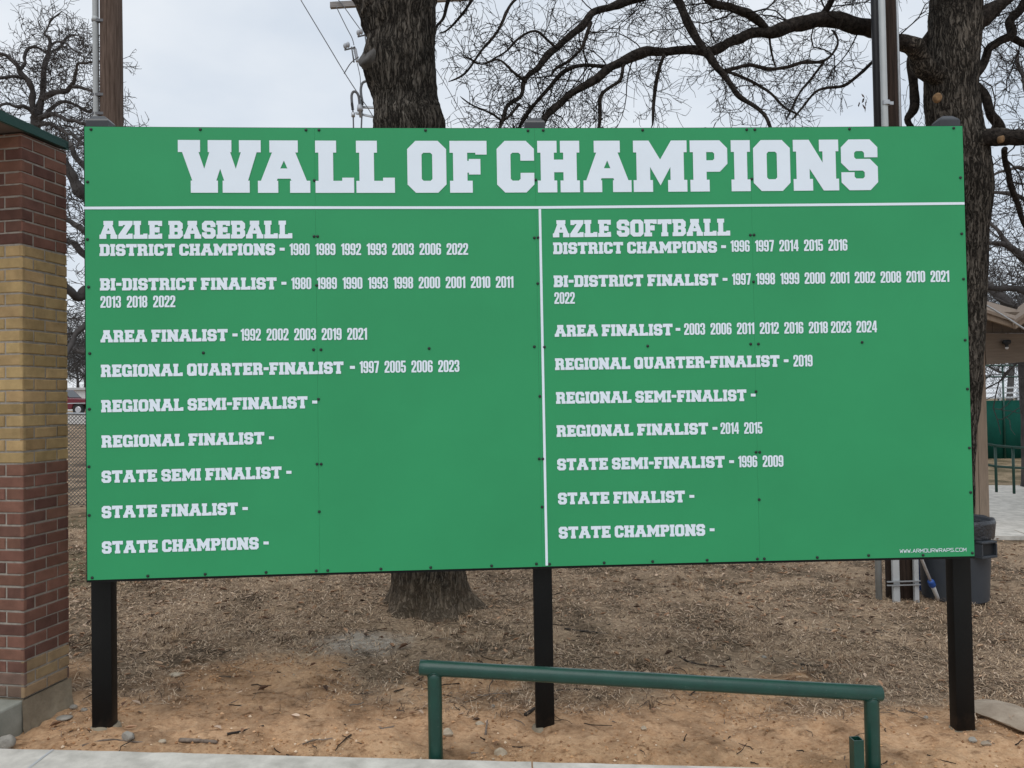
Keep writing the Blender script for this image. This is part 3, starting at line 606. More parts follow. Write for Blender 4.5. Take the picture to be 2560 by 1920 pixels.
# ------------------------------------------------------------------ green pipe rail at the edge of the sidewalk
A0 = at(1049, 1668.5, 3.93); A1 = at(2203, 1734, 3.93)
ra = thing('pipe_rail', 'low dark green pipe rail at the sidewalk edge before the sign', 'railing', (A0.x+.07, A0.y, walk_z(A0.x)))
def pipebump(p, d, t): return .0009*noise.noise(p*14)+.0005*noise.noise(p*45)
n = 40; b = MB(); pts = [A0.lerp(A1, k/n) for k in range(n+1)]; ax = (A1-A0).normalized()
b.tube([A0, A0+ax*.003]+pts[1:-1]+[A1-ax*.003, A1], [.0365]+[.0388]*(n+1)+[.0365], 24, bumpf=pipebump)
autosmooth(b.build('top_rail', m_rail, ra), 50)
for px, yb in ((1083, 1890), (2175, 1975)):
    f = ((px+3)-1049)/(2203-1049); top = A0.lerp(A1, f); bt = Vector((top.x, top.y, walk_z(top.x)-.12)); k = 14
    b = MB(); b.tube([bt.lerp(top-Vector((0, 0, .012)), q/k) for q in range(k+1)], .0365, 22, bumpf=pipebump); pst = b.build('rail_post', m_rail, ra, smooth=True)
    b = MB(); ring = []
    for q in range(41):
        a_ = 2*PI*q/40; xx, yy = .0372*math.cos(a_), .0372*math.sin(a_); zz_ = -math.sqrt(max(1e-6, .0392**2-yy*yy)); ring.append(top+Vector((xx, yy, zz_-.001+ax.z*xx/ax.x)))
    b.tube(ring, [.0032+.0009*math.sin(q*2.3) for q in range(41)], 8); b.build('weld_bead', m_rail, pst, smooth=True)
tp = at(2141, 1846, 3.86); b = MB(); zb = walk_z(tp.x)-.1; s_ = .0255
def sqr(h, z): return [(tp.x-h, tp.y-h, z), (tp.x+h, tp.y-h, z), (tp.x+h, tp.y+h, z), (tp.x-h, tp.y+h, z)]
vs = sqr(s_, zb)+sqr(s_, tp.z)+sqr(s_-.005, tp.z)+sqr(s_-.005, tp.z-.12)
b.add(vs, [(q*4+j, q*4+(j+1) % 4, q*4+4+(j+1) % 4, q*4+4+j) for q in range(3) for j in range(4)]+[(12, 13, 14, 15)])
tag(recalc(b.build('stub_post', m_rail, origin=(tp.x, tp.y, zb+.1))), 'short open square green tube beside the right post of the pipe rail', 'post')

# ------------------------------------------------------------------ brick shelter on the left
C0 = at(57, 1000, 4.27); C1 = at(170, 1000, 4.60)
sd_ = Vector((C1.x-C0.x, C1.y-C0.y, 0)); SL = sd_.length; sd_.normalize(); fd = Vector((-sd_.y, sd_.x, 0))   # fd points left
shel = thing('brick_shelter', 'red and yellow banded brick shelter corner with a green roof edge', 'building', (C0.x, C0.y, 0))
zY1 = at(54, 608.6, 4.27).z; zY0 = at(60, 1160, 4.27).z; CH = (zY1-zY0)/18
zslab = at(60, 1719, 4.27).z
zb0 = zY0-CH*math.ceil((zY0-zslab-.01)/CH); roof_z = at(60, 300, 4.27).z
FW = .44
b = MB(); c = C0+sd_*SL/2+fd*FW/2
TOPZ = (at(0, 281, 4.1).z+at(171.5, 357.5, 4.63).z)/2-.045
b.box((c.x, c.y, (zb0+TOPZ)/2), FW-.012, SL-.012, TOPZ-zb0, math.atan2(fd.y, fd.x)); 
col_ = recalc(b.build('mortar_core', m_mortar, shel))
b = MB(); zz = zb0; row = 0; MJ = .010
def pal(z, face):
    if zY0-.01 < z < zY1-.02:
        base = (.42, .295, .145) if random.random() < .75 else (.36, .25, .12)
    elif z < zb0+CH*3.5 and face == 'side': base = (.33, .235, .135)
    elif z < zb0+CH*2.5: base = (.19, .125, .095)
    else: base = (.195, .096, .070) if random.random() < .75 else (.14, .07, .055)
    k = rnd(.86, 1.14); return (base[0]*k, base[1]*k*rnd(.97, 1.03), base[2]*k, 1)
def brick(o, dirv, outv, s0, s1, z0, z1, col):
    j = rnd(-.0012, .0012); p = .0; rec = -.006+j; d = .012
    a = o+dirv*(s0+MJ/2)+outv*(rec*0); l = s1-s0-MJ
    if l < .01: return
    P = lambda s, e, z: Vector((a.x+dirv.x*s+outv.x*e, a.y+dirv.y*s+outv.y*e, z))
    zA, zB = z0+MJ/2+rnd(-.0018, .0018), z1-MJ/2+rnd(-.0018, .0018); c_ = .004
    e0, e1 = -.02, .0+j
    vs = [P(0, e0, zA), P(l, e0, zA), P(l, e0, zB), P(0, e0, zB), P(0, e1-c_, zA), P(l, e1-c_, zA), P(l, e1-c_, zB), P(0, e1-c_, zB), P(c_, e1, zA+c_), P(l-c_, e1, zA+c_), P(l-c_, e1, zB-c_), P(c_, e1, zB-c_)]
    b.add(vs, [(0, 1, 5, 4), (1, 2, 6, 5), (2, 3, 7, 6), (3, 0, 4, 7), (4, 5, 9, 8), (5, 6, 10, 9), (6, 7, 11, 10), (7, 4, 8, 11), (8, 9, 10, 11)], 0, col)
BL = SL/2*1.0
while zz < TOPZ-.012:
    row += 1; z1 = min(zz+CH, TOPZ)
    A = (row % 2 == 0)
    cut = [0, BL*.5, BL*1.5, SL] if A else [0, BL, SL]
    cutf = [0, FW*.5, FW] if A else [0, FW*.26, FW*.76, FW]
    cc = pal(zz+CH/2, 'side')
    for q in range(len(cut)-1): brick(C0, sd_, -fd, cut[q]-(MJ/2 if q == 0 else 0), cut[q+1]+(MJ/2 if q == len(cut)-2 else 0), zz, z1, pal(zz+CH/2, 'side'))
    for q in range(len(cutf)-1): brick(C0, fd, -sd_, cutf[q]-(MJ/2 if q == 0 else 0), cutf[q+1], zz, z1, pal(zz+CH/2, 'front'))
    for q in range(len(cut)-1): brick(C0+fd*FW, sd_, fd, cut[q], cut[q+1], zz, z1, pal(zz+CH/2, 'back'))
    for q in range(len(cutf)-1): brick(C1, fd, sd_, cutf[q]-(MJ/2 if q == 0 else 0), cutf[q+1], zz, z1, pal(zz+CH/2, 'back'))
    zz = z1
recalc(b.build('brick_pier', m_brick, shel))
# footing under the pier, ragged where it meets the soil
b = MB(); n = 30; vs = []
for k in range(n+1):
    s = -.02+(SL+.03)*k/n; p = C0+sd_*s-fd*.004; g = hground(p.x, p.y)
    e = .02+.028*noise.noise(Vector((s*11, 3, 0)))+.015*noise.noise(Vector((s*37, 1, 0)))
    vs += [p+Vector((0, 0, zb0-.004-p.z)), p-fd*(.004+.003*noise.noise(Vector((s*17, 8, 0))))+Vector((0, 0, g+.06+.03*noise.noise(Vector((s*17, 8, 0)))-p.z)), p-fd*(.005+max(0, e-.02)*.5)+Vector((0, 0, g+.02+.5*e-p.z)), p-fd*(.01+max(0, e)*1.3)+Vector((0, 0, g-.1-p.z))]
b.add(vs, [(k*4+q, k*4+4+q, k*4+5+q, k*4+1+q) for k in range(n) for q in range(3)]); 
b.box((c.x, c.y, zb0-.3), FW-.02, SL-.004, .59, math.atan2(fd.y, fd.x))
autosmooth(recalc(b.build('footing', m_footing, shel)), 60)
# roof: overhanging green metal edge, dark soffit behind it
E0 = at(-160, 216, 3.72); E1 = at(171.5, 357.5, 4.63)
ed = (E1-E0); ed.z = 0; ed.normalize(); el = Vector((-ed.y, ed.x, 0)); zt = (at(0, 281, 4.1).z+E1.z)/2
E0.z = zt; E1.z = zt
rb = MB(); tk = .055
rb.prism([E0, E1, E1-Vector((0, 0, .03)), E0-Vector((0, 0, tk))], el*.02)
rb.prism([E1, E1+el*2.5+Vector((0, 0, .55)), E1+el*2.5+Vector((0, 0, .5)), E1-Vector((0, 0, .04))], -ed*.02)
rb.prism([E0+Vector((0, 0, .001)), E1+Vector((0, 0, .001)), E1+el*2.5+Vector((0, 0, .55)), E0+el*2.5+Vector((0, 0, .55))], Vector((0, 0, .012)))
rf = recalc(rb.build('roof', m_roof_green, shel))
rb = MB(); rb.prism([E0+el*.021-Vector((0, 0, .05)), E1+el*.021-Vector((0, 0, .028))-ed*.02, E1+el*2.4-Vector((0, 0, .028))-ed*.02, E0+el*2.4-Vector((0, 0, .05))], Vector((0, 0, .015))); recalc(rb.build('soffit', m_soffit, rf))
# patio slab of the shelter, flush with the pier, running toward the sidewalk
b = MB(); a = C0-fd*.002; zs = zb0-.003
q0 = a-sd_*.001; q1 = C0-sd_*.33-fd*.002
top = [q0, q1, q1+fd*3, q0+fd*3]
b.prism([Vector((p.x, p.y, zs)) for p in top], Vector((0, 0, -.5)))
q2 = C0+sd_*(SL*.5)+fd*(FW+.003); 
sl_ = struct(recalc(b.build('patio', m_slab)))
bv = sl_.modifiers.new('Bevel', 'BEVEL'); bv.width = .012; bv.segments = 2; bv.limit_method = 'ANGLE'

# ------------------------------------------------------------------ bare trees
def wander(p, d, L, r0, r1, segs, crook, grav=0.0):
    pts = [p.copy()]; rs = [r0]; d = d.normalized()
    for k in range(segs):
        d = (d+Vector((random.gauss(0, crook), random.gauss(0, crook), random.gauss(0, crook)))+Vector((0, 0, grav))).normalized()
        p = p+d*(L/segs); pts.append(p.copy()); rs.append(r0+(r1-r0)*(k+1)/segs)
    return pts, rs
def sidedir(t, spread=.9):
    t = t.normalized(); o = Vector((random.gauss(0, 1), random.gauss(0, 1), random.gauss(0, 1))); o = (o-t*o.dot(t)).normalized()
    return (t*rnd(.35, .9)+o*spread).normalized()
def twigs(b, pts, rs, level, step, lenf, rmin, grav=0.0, start=.1):
    tot = sum((pts[i+1]-pts[i]).length for i in range(len(pts)-1)); s = 0; nxt = tot*start+rnd(0, step)
    for i in range(len(pts)-1):
        sg = pts[i+1]-pts[i]; l = sg.length
        while nxt < s+l:
            f = (nxt-s)/l; p = pts[i].lerp(pts[i+1], f); r = rs[i]+(rs[i+1]-rs[i])*f
            rest = 1-nxt/tot*.55
            L = lenf*rnd(.45, 1.15)*rest; rr = max(rmin, min(r*.5, L*.0095))
            d = sidedir(sg); segs = 8 if level > 1 else (6 if level == 1 else 4)
            q, qr = wander(p, d, L, rr, max(rmin*.55, rr*.3), segs, .26, grav)
            b.tube(q, qr, 5 if rr > .012 else (4 if rr > .006 else 3), caps=False)
            if level > 0: twigs(b, q, qr, level-1, step*.72, lenf*.54, rmin, grav*1.3, .15)
            nxt += step*rnd(.55, 1.5)
        s += l
def smooth_path(P, n=5):
    out_ = []
    for i in range(len(P)-1):
        p0, p1, p2, p3 = P[max(i-1, 0)], P[i], P[i+1], P[min(i+2, len(P)-1)]
        for k in range(n):
            t = k/n; out_.append(tuple(.5*((2*p1[j])+(-p0[j]+p2[j])*t+(2*p0[j]-5*p1[j]+4*p2[j]-p3[j])*t*t+(-p0[j]+3*p1[j]-3*p2[j]+p3[j])*t**3) for j in range(len(p1))))
    out_.append(tuple(P[-1])); return out_
def limb(b, L, D0, D1=None, n=10, rough=.14, sub=4):
    """L: (px, py, radius px) along a limb whose distance runs from D0 to D1"""
    D1 = D0 if D1 is None else D1; k = len(L)-1
    P = [(*at(px, py, D0+(D1-D0)*i/k), r*(D0+(D1-D0)*i/k)/FPX) for i, (px, py, r) in enumerate(L)]
    P = smooth_path(P, sub+2); pts = [Vector(p[:3]) for p in P]; rs = [max(.003, p[3]*(.80 if p[3] < .03 else .9)) for p in P]; m_ = len(pts)
    pts = [q if i in (0, m_-1) else q+Vector((noise.noise(q*3.1), noise.noise(q*3.1+Vector((9, 2, 1))), noise.noise(q*3.1+Vector((2, 7, 5)))))*min(.06, rs[i]*1.5) for i, q in enumerate(pts)]
    rs = [r*(.92+.22*noise.noise(pts[i]*5.3)+.25*max(0, noise.noise(pts[i]*2.1+Vector((4, 4, 4))))) for i, r in enumerate(rs)]
    rs[-1] *= .3; rs[-2] *= .7
    b.tube(pts, rs, n, bumpf=lambda p, d, t: rs[min(len(rs)-1, int(t*(len(rs)-1)))]*rough*(noise.noise(p*9)+.6*noise.noise(p*23)))
    return pts, rs
def ridge(amp, f=9.0, fz=.9):
    def fn(p, d, t):
        an = math.atan2(d.y, d.x); q = Vector((math.cos(an)*f*.55, math.sin(an)*f*.55, p.z*fz))
        r = 1-abs(noise.noise(q*1.7))*2; r2 = 1-abs(noise.noise(q*4.1+Vector((3, 1, 2))))*2
        return amp*(.8*r+.5*r2+.9*noise.noise(p*3.2)+.35*noise.noise(p*24))
    return fn

# --- right oak, its long limb arching over the sign
DT = 8.4
base = gnd(2392, 1475); DTb = DT
tr = thing('oak_tree', 'bare oak with a long black limb reaching left above the sign', 'tree', (at(2392, 1475, DT).x, at(2392, 1475, DT).y, 0))
b = MB()
TP = [(2378, 1512, 74), (2378, 1465, 58), (2380, 1390, 50), (2381, 1200, 46), (2388, 1083, 45), (2398, 973, 47), (2406, 800, 49), (2407, 600, 54), (2406, 470, 66), (2396, 380, 66), (2384, 300, 60), (2378, 220, 60), (2382, 120, 58), (2388, 40, 57), (2390, -60, 55), (2385, -220, 46), (2400, -420, 36), (2440, -640, 24), (2420, -860, 12)]
P = smooth_path([(*at(px, py, DT), r*DT/FPX) for px, py, r in TP], 9)
b.tube([Vector(p[:3]) for p in P], [p[3] for p in P], 100, bumpf=ridge(.012, 20, 2.2))
limb(b, [(2386, 225, 34), (2362, 208, 35), (2330, 178, 31), (2291, 131, 26.5), (2250, 98, 24.5), (2184, 74, 22.3)], 8.42, 8.0, 26, .1, 8)
limb(b, [(2396, 385, 46), (2420, 362, 40), (2445, 348, 31), (2480, 343, 26.5), (2521, 350, 24.5)], 8.35, 8.1, 26, .1, 8)
b.build('trunk', m_bark2, tr, smooth=True)
b = MB(); big = []
def add(L, D0, D1=None, n=10, tw=(2, .125, 1.15, .0031), grav=-.02, st=.05, sub=4):
    pts, rs = limb(b, L, D0, D1, n, sub=sub)
    if tw: twigs(b, pts, rs, tw[0], tw[1], tw[2], tw[3], grav, st)
random.seed(21)
add([(2291, 131, 22), (2250, 98, 24), (2184, 74, 22), (2111, 53, 22), (2049, 53, 21), (1988, 64, 19), (1926, 82, 17), (1873, 94, 15), (1824, 106, 14), (1783, 123, 13), (1721, 131, 13), (1660, 119, 13), (1599, 139, 13), (1538, 168, 12.5), (1476, 205, 12), (1415, 246, 11), (1374, 287, 10), (1357, 318, 9.5), (1330, 380, 8), (1290, 440, 6)], 8.16, 6.6, 14, tw=(2, .14, 1.15, .0031))
add([(2049, 50, 12), (2072, 20, 10), (2090, -30, 8), (2110, -90, 6)], 8.0, 7.7)
add([(1926, 85, 12), (1885, 45, 13), (1832, 22, 12), (1783, -4, 11), (1700, -40, 10), (1610, -90, 8)], 7.7, 6.8)
add([(2340, -90, 30), (2200, -150, 24), (2000, -110, 20), (1800, -70, 16), (1660, -25, 14), (1579, 0, 12), (1505, 22, 11), (1464, 53, 11), (1415, 94, 10.5), (1374, 131, 10), (1345, 172, 9), (1316, 205, 8), (1304, 238, 7), (1271, 266, 6.5), (1259, 303, 6), (1240, 350, 5)], 8.2, 6.4, 12, tw=(2, .13, 1.2, .0031))
add([(1650, -60, 14), (1701, 0, 14), (1721, 61, 13), (1771, 123, 11), (1803, 176, 9), (1844, 234, 8), (1885, 262, 7.5), (1918, 295, 6.5), (1935, 350, 5)], 7.0, 6.5, 8, tw=(2, .10, .75, .0031))
add([(1545, 165, 7), (1505, 168, 7), (1456, 164, 7), (1415, 180, 7.5), (1374, 221, 7), (1337, 262, 6.5), (1308, 303, 6), (1285, 345, 4)], 7.2, 6.9, 7)
add([(1476, 60, 6.5), (1472, 75, 6.5), (1456, 115, 6), (1423, 152, 5.5), (1390, 172, 5), (1378, 190, 4)], 6.9, 6.8, 6)
add([(1340, -60, 7), (1292, 0, 6), (1270, 30, 5.5), (1243, 74, 5), (1202, 127, 4.5), (1165, 184, 3.5), (1120, 205, 2)], 6.9, 6.6, 6, tw=(2, .12, .62, .0031))
add([(1392, 118, 5), (1366, 98, 5), (1337, 78, 5), (1296, 94, 4.5), (1263, 127, 4), (1230, 148, 2.5)], 6.8, 6.6, 6, tw=(2, .12, .6, .0031))
add([(1316, 205, 5), (1280, 180, 4), (1245, 150, 3.5), (1200, 160, 2.5), (1150, 130, 2)], 6.6, 6.4, 5, tw=(2, .11, .6, .0031))
add([(1300, 260, 4), (1262, 300, 4), (1230, 285, 3.5), (1180, 262, 3), (1150, 240, 2)], 6.6, 6.4, 5, tw=(2, .11, .6, .0031))
add([(1660, 135, 6), (1640, 190, 6), (1632, 250, 5.5), (1628, 320, 5)], 7.2, 7.1, 6, tw=(2, .12, .5, .0031))
add([(1560, 162, 6), (1550, 205, 6), (1500, 240, 6.5), (1495, 310, 5.5), (1490, 350, 5)], 7.1, 7.0, 6, tw=(2, .12, .5, .0031))
add([(1812, 176, 6), (1870, 166, 6), (1930, 170, 6), (1995, 160, 6), (2060, 152, 5), (2090, 110, 4), (2078, 75, 4)], 7.0, 7.9, 6, tw=(2, .11, .6, .0031), grav=-.04)
add([(2185, 155, 5), (2150, 185, 5), (2110, 215, 5), (2050, 225, 4.5), (2010, 260, 4), (1980, 300, 3.5)], 7.9, 7.6, 6, tw=(2, .11, .6, .0031), grav=-.04)
add([(2060, 155, 4), (2030, 200, 4), (2000, 230, 4), (1980, 265, 3.5), (1965, 300, 3)], 7.9, 7.6, 5, tw=(2, .12, .5, .0031), grav=-.04)
add([(1925, 90, 4), (1930, 130, 4), (1938, 170, 3)], 7.7, 7.7, 5, tw=(1, .08, .4, .0031))
add([(1798, 172, 5), (1870, 200, 5), (1920, 230, 4.5), (1960, 270, 4), (2000, 290, 3)], 7.3, 7.2, 5, tw=(2, .11, .6, .0031), grav=-.04)
# right-hand limbs
add([(2400, 130, 34), (2439, 61, 28), (2480, 22, 22), (2520, -2, 19), (2600, -60, 16), (2720, -150, 10)], 8.4, 8.2, 12)
add([(2378, 60, 30), (2336, 82, 18), (2299, 112, 14), (2276, 140, 12), (2271, 175, 12), (2283, 221, 13), (2283, 262, 12), (2268, 295, 9), (2290, 330, 6)], 8.5, 8.6, 10, tw=(2, .2, .6, .003))
add([(2432, 190, 22), (2462, 165, 13), (2466, 123, 12), (2496, 98, 13), (2525, 84, 14), (2526, 48, 12), (2552, 12, 12), (2590, -40, 10)], 8.5, 8.7, 10)
add([(2525, 84, 10), (2545, 105, 10), (2580, 130, 8)], 8.7, 8.8, 8)
add([(2440, 215, 14), (2456, 232, 13), (2472, 279, 12), (2490, 312, 12), (2500, 345, 11)], 8.6, 8.6, 9, tw=(1, .2, .5, .003))
add([(2450, 346, 26), (2480, 343, 25), (2521, 350, 24), (2570, 348, 22), (2680, 320, 18), (2820, 250, 12)], 8.2, 7.9, 16)
add([(2512, 372, 8), (2520, 420, 9), (2530, 480, 8), (2550, 530, 7), (2580, 590, 6)], 8.5, 8.8, 7)
add([(2420, -100, 30), (2300, -320, 20), (2150, -520, 12), (2000, -640, 6)], 8.4, 7.6, 9, tw=(2, .4, 1.1, .004))
add([(2400, -300, 24), (2560, -480, 16), (2700, -640, 8)], 8.4, 8.8, 9, tw=(2, .4, 1.1, .004))
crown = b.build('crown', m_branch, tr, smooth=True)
# fresh pruning cuts and a burl
def disc(name, px, py, D, r, m, par, facing, thick=.02, n=22, mul=(1, 1)):
    cc_ = at(px, py, D); f = facing.normalized(); a = f.cross(Vector((0, 0, 1))).normalized(); c2 = a.cross(f); b = MB(); vs = []
    for q, (rr, d) in enumerate(((r*1.05, -thick), (r, 0), (r*.5, .003), (.001, .004))):
        for j in range(n):
            an = 2*PI*j/n; k = rr*(1+.06*noise.noise(Vector((math.cos(an)*2, math.sin(an)*2, px))))
            vs.append(cc_+a*k*math.cos(an)*mul[0]+c2*k*math.sin(an)*mul[1]+f*d)
    b.add(vs, [(q*n+j, q*n+(j+1) % n, (q+1)*n+(j+1) % n, (q+1)*n+j) for q in range(3) for j in range(n)])
    return recalc(b.build(name, m, par, smooth=True))
disc('pruning_cut', 2345, 243, 8.12, .046, m_cutwood, tr, Vector((-.25, -1, -.05)), .04, mul=(.9, 1.05))
disc('pruning_cut', 2507, 347, 7.985, .03, m_cutwood, tr, Vector((.1, -1, -.1)), .05, mul=(.8, 1.2))
b = MB()
for k in range(9):
    p = at(2154+rnd(-7, 12), 240+rnd(-8, 26), 7.6+rnd(-.05, .05)); a = Vector((rnd(-1, 1), rnd(-1, 1), rnd(-1.5, -.3))).normalized()*rnd(.05, .08); s = a.orthogonal().normalized()*.02
    b.add([p, p+a*.5+s, p+a, p+a*.5-s], [(0, 1, 2, 3)])
b.build('dead_leaf_cluster', m_leafd, tr)

# --- great trunk right behind the sign
DC = 6.75
tr = thing('oak_tree', 'massive ridged oak trunk behind the sign with a sawn grey stub', 'tree', (at(1070, 1540, DC).x, at(1070, 1540, DC).y, 0))
b = MB()
TP = [(1074, 1580, 96), (1073, 1562, 92), (1073, 1546, 89), (1072, 1530, 86), (1072, 1514, 84), (1071, 1495, 82), (1071, 1470, 81), (1070, 1440, 80), (1066, 1300, 80), (1056, 1000, 81), (1044, 700, 80), (1034, 500, 80), (1028, 380, 82), (1024, 315, 85), (1017, 262, 76), (1013, 215, 74), (1010, 150, 75), (1007, 95, 76), (1003, 40, 82), (996, 0, 92), (1000, -60, 90), (1012, -140, 74), (1030, -260, 64), (1050, -420, 54), (1030, -640, 40), (1060, -900, 22), (1040, -1100, 10)]
P = smooth_path([(*at(px, py, DC), r*DC/FPX) for px, py, r in TP], 12)
rd = ridge(.015, 24.0, 2.0)
gc = at(1072, 1545, DC)
def trunkb(p, d, t):
    v = rd(p, d, t)
    h = p.z-gz(p.x, p.y)
    if h < 1.2:                                         # root flare in lobes
        an = math.atan2(d.y, d.x); lo = .55+.35*math.sin(an*5+.8)+.2*math.sin(an*3+.4)+.12*math.sin(an*11)
        v += .15*math.exp(-max(h, -.08)/.12)*lo+.035*math.exp(-max(h, 0)/.5)
    # swelling where limbs were cut on the left side
    q = (p-BUR); e = math.exp(-(q.length/.24)**2); v += .085*e
    return v
BUR = at(930, 165, DC-.1)
b.tube([Vector(p[:3]) for p in P], [p[3] for p in P], 150, bumpf=trunkb)
limb(b, [(1010, 120, 60), (975, 60, 74), (935, -10, 76), (900, -70, 66), (850, -130, 48)], DC, DC-.1, 60, .12, 8)
b.build('trunk', m_bark, tr, smooth=True)
b = MB(); random.seed(5)
P0, P1 = at(966, 172, DC-.02), at(915, 139, DC-.20); dv = (P1-P0).normalized(); sx_ = dv.cross(Vector((0, 0, 1))).normalized()
pts = [P0.lerp(P1-dv*.03, k/9) for k in range(10)]
b.tube(pts, [.135-.018*k/9+(.008 if k == 8 else 0) for k in range(10)], 36, bumpf=lambda p, d, t: .010*noise.noise(p*16)+.006*noise.noise(p*40)-.03*max(0, -d.z)*t)
b.build('sawn_stub', m_bark, tr, smooth=True)
dv = Vector((-.66, -.60, .46)).normalized(); sx_ = dv.cross(Vector((0, 0, 1))).normalized(); b = MB(); n = 36; vs = []; up_ = sx_.cross(dv)
for r_, o_ in ((.104, -.09), (.112, -.014), (.104, .003), (.06, .002), (.03, .006), (.001, .004)):
    for q in range(n):
        an = 2*PI*q/n; rr = r_*(1+.05*noise.noise(Vector((math.cos(an)*2, math.sin(an)*2, 4)))); z_ = math.sin(an); rr *= 1-.16*max(0, -z_)
        vs.append(P1+sx_*rr*math.cos(an)+up_*rr*z_+dv*(o_+.004*noise.noise(Vector((rr*40, an*2, 1)))))
b.add(vs, [(q*n+w_, q*n+(w_+1) % n, (q+1)*n+(w_+1) % n, (q+1)*n+w_) for q in range(5) for w_ in range(n)]); recalc(b.build('stub_face', m_cutgrey, tr, smooth=True))
b = MB()
add([(880, -95, 40), (850, -130, 42), (760, -260, 34), (640, -420, 24), (560, -600, 14), (520, -760, 6)], DC, DC-.6, 16, tw=(2, .5, 1.3, .005), grav=.02)
add([(1060, -180, 40), (1160, -300, 28), (1280, -460, 18), (1340, -640, 8)], DC, DC+.5, 10, tw=(2, .45, 1.2, .005))
add([(1180, -170, 8), (1150, -60, 7), (1125, 0, 6.5), (1112, 40, 5.5), (1092, 66, 4), (1088, 90, 2.5)], DC+.5, DC+.3, 6, tw=(2, .12, .6, .0031), grav=-.05)
add([(1280, -160, 7), (1215, -60, 6), (1180, 0, 5), (1150, 45, 4), (1118, 75, 3), (1096, 84, 2)], DC+.7, DC+.4, 6, tw=(2, .12, .6, .0031), grav=-.05)
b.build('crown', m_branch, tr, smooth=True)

# --- trees of the middle and far distance
def rand_tree(name, label, pos, h, r, m, seed, spread=.95, forks=5, group=None, cat='tree', lean=0.0, crook=.05, lv_=2, step=.5, rmin=.008, low=.3, lf=.34):
    random.seed(seed); t = thing(name, label, cat, pos, group)
    b = MB(); p = Vector(pos)+Vector((0, 0, -.2)); pts, rs = wander(p, Vector((lean, 0, 1)), h*.42, r, r*.72, 9, crook, .04)
    rs[0] *= 1.35; b.tube(pts, rs, 16, bumpf=lambda q, d, t_: r*.12*noise.noise(q*4)); b.build('trunk', m, t, smooth=True)
    b = MB(); tip = pts[-1]
    for k in range(forks):
        an = 2*PI*k/forks+rnd(-.4, .4); up = rnd(.45, 1.1) if k else 1.6
        i = 9 if k < 3 else random.choice([6, 7, 8]); i = max(i, int(9*low)) if True else i
        d = Vector((math.cos(an)*spread, math.sin(an)*spread, up)); q, qr = wander(pts[i], d, h*rnd(.42, .62), rs[i]*rnd(.5, .72), r*.08, 12, .2, .02)
        b.tube(q, qr, 8, caps=False); twigs(b, q, qr, lv_, step, h*lf, rmin, .02, .1)
    b.build('crown', m, t, smooth=True); return t
# crooked oak beyond the shelter, limbs as in the photograph
DL = 22.0
g0 = at(80, 1010, DL); tl = thing('oak_tree', 'grey crooked bare oak rising above the brick shelter roof', 'tree', (g0.x, g0.y, gz(g0.x, g0.y)))
b = MB(); random.seed(31)
limb(b, [(78, 1090, 26), (80, 900, 22), (82, 600, 20), (84, 400, 17), (88, 330, 15), (92, 285, 14)], DL, DL, 16, .1); b.build('trunk', m_farbark, tl, smooth=True)
b = MB(); TW = (2, .22, 1.7, .0085)
add([(90, 300, 11), (82, 250, 9), (74, 210, 8), (52, 180, 8), (44, 165, 7), (20, 143, 6), (2, 138, 5), (-40, 120, 4)], DL, DL-.6, 8, TW, .01)
add([(94, 290, 11), (104, 250, 9), (110, 228, 8.5), (108, 190, 8), (112, 165, 7), (120, 138, 6), (126, 112, 5), (122, 92, 4.5), (112, 82, 3), (135, 45, 2.5), (155, 28, 1.5)], DL, DL+.5, 8, TW, .01)
add([(106, 246, 8), (125, 234, 8), (155, 230, 7), (180, 217, 6.5), (186, 196, 5), (190, 176, 4.5), (198, 156, 4), (228, 157, 3), (260, 150, 2)], DL, DL-1, 8, TW, .01)
add([(180, 217, 5), (210, 220, 5), (240, 232, 4), (275, 250, 3)], DL-.8, DL-1, 6, TW, -.02)
add([(50, 178, 5), (62, 160, 5), (64, 140, 4.5), (82, 120, 4), (96, 118, 3.5), (120, 140, 3)], DL-.2, DL+.6, 6, TW, .02)
add([(60, 196, 5), (30, 192, 5), (0, 196, 4.5), (-40, 215, 4)], DL-.2, DL-1.2, 6, TW, 0)
add([(128, 110, 3.5), (148, 104, 3.5), (160, 106, 3), (185, 125, 2.5), (210, 135, 2)], DL+.4, DL-.3, 6, TW, 0)
add([(126, 134, 4), (146, 118, 3.5), (170, 94, 3), (200, 88, 2)], DL+.4, DL+1, 6, TW, 0)
add([(92, 300, 8), (70, 270, 6), (40, 266, 5), (10, 262, 4), (-30, 280, 3)], DL, DL-1.5, 6, TW, -.01)
add([(94, 300, 9), (130, 285, 7), (170, 300, 6), (210, 310, 5), (260, 305, 4), (310, 300, 2)], DL, DL-2, 6, TW, -.01)
add([(94, 310, 8), (125, 310, 6), (150, 325, 5), (190, 345, 4), (215, 370, 3)], DL, DL-2, 6, TW, -.03)
add([(98, 300, 6), (140, 262, 5), (190, 262, 4.5), (230, 280, 4), (290, 270, 2)], DL, DL+1, 6, TW, 0)
b.build('crown', m_farbark, tl, smooth=True)
DL2 = 17.0
g0 = at(330, 1085, DL2); tl = thing('oak_tree', 'dark gnarled oak whose limbs fill the gap between brick pier and sign', 'tree', (g0.x, g0.y, gz(g0.x, g0.y)))
b = MB(); random.seed(33)
limb(b, [(330, 1130, 48), (328, 1000, 40), (322, 800, 36), (312, 640, 34), (300, 540, 30)], DL2, DL2, 16, .1); b.build('trunk', m_farbark, tl, smooth=True)
b = MB(); TW = (2, .21, 1.5, .0075)
add([(312, 640, 28), (262, 560, 22), (222, 500, 19), (190, 470, 16), (172, 420, 12), (150, 380, 9), (140, 330, 5)], DL2, DL2-.5, 10, TW, 0)
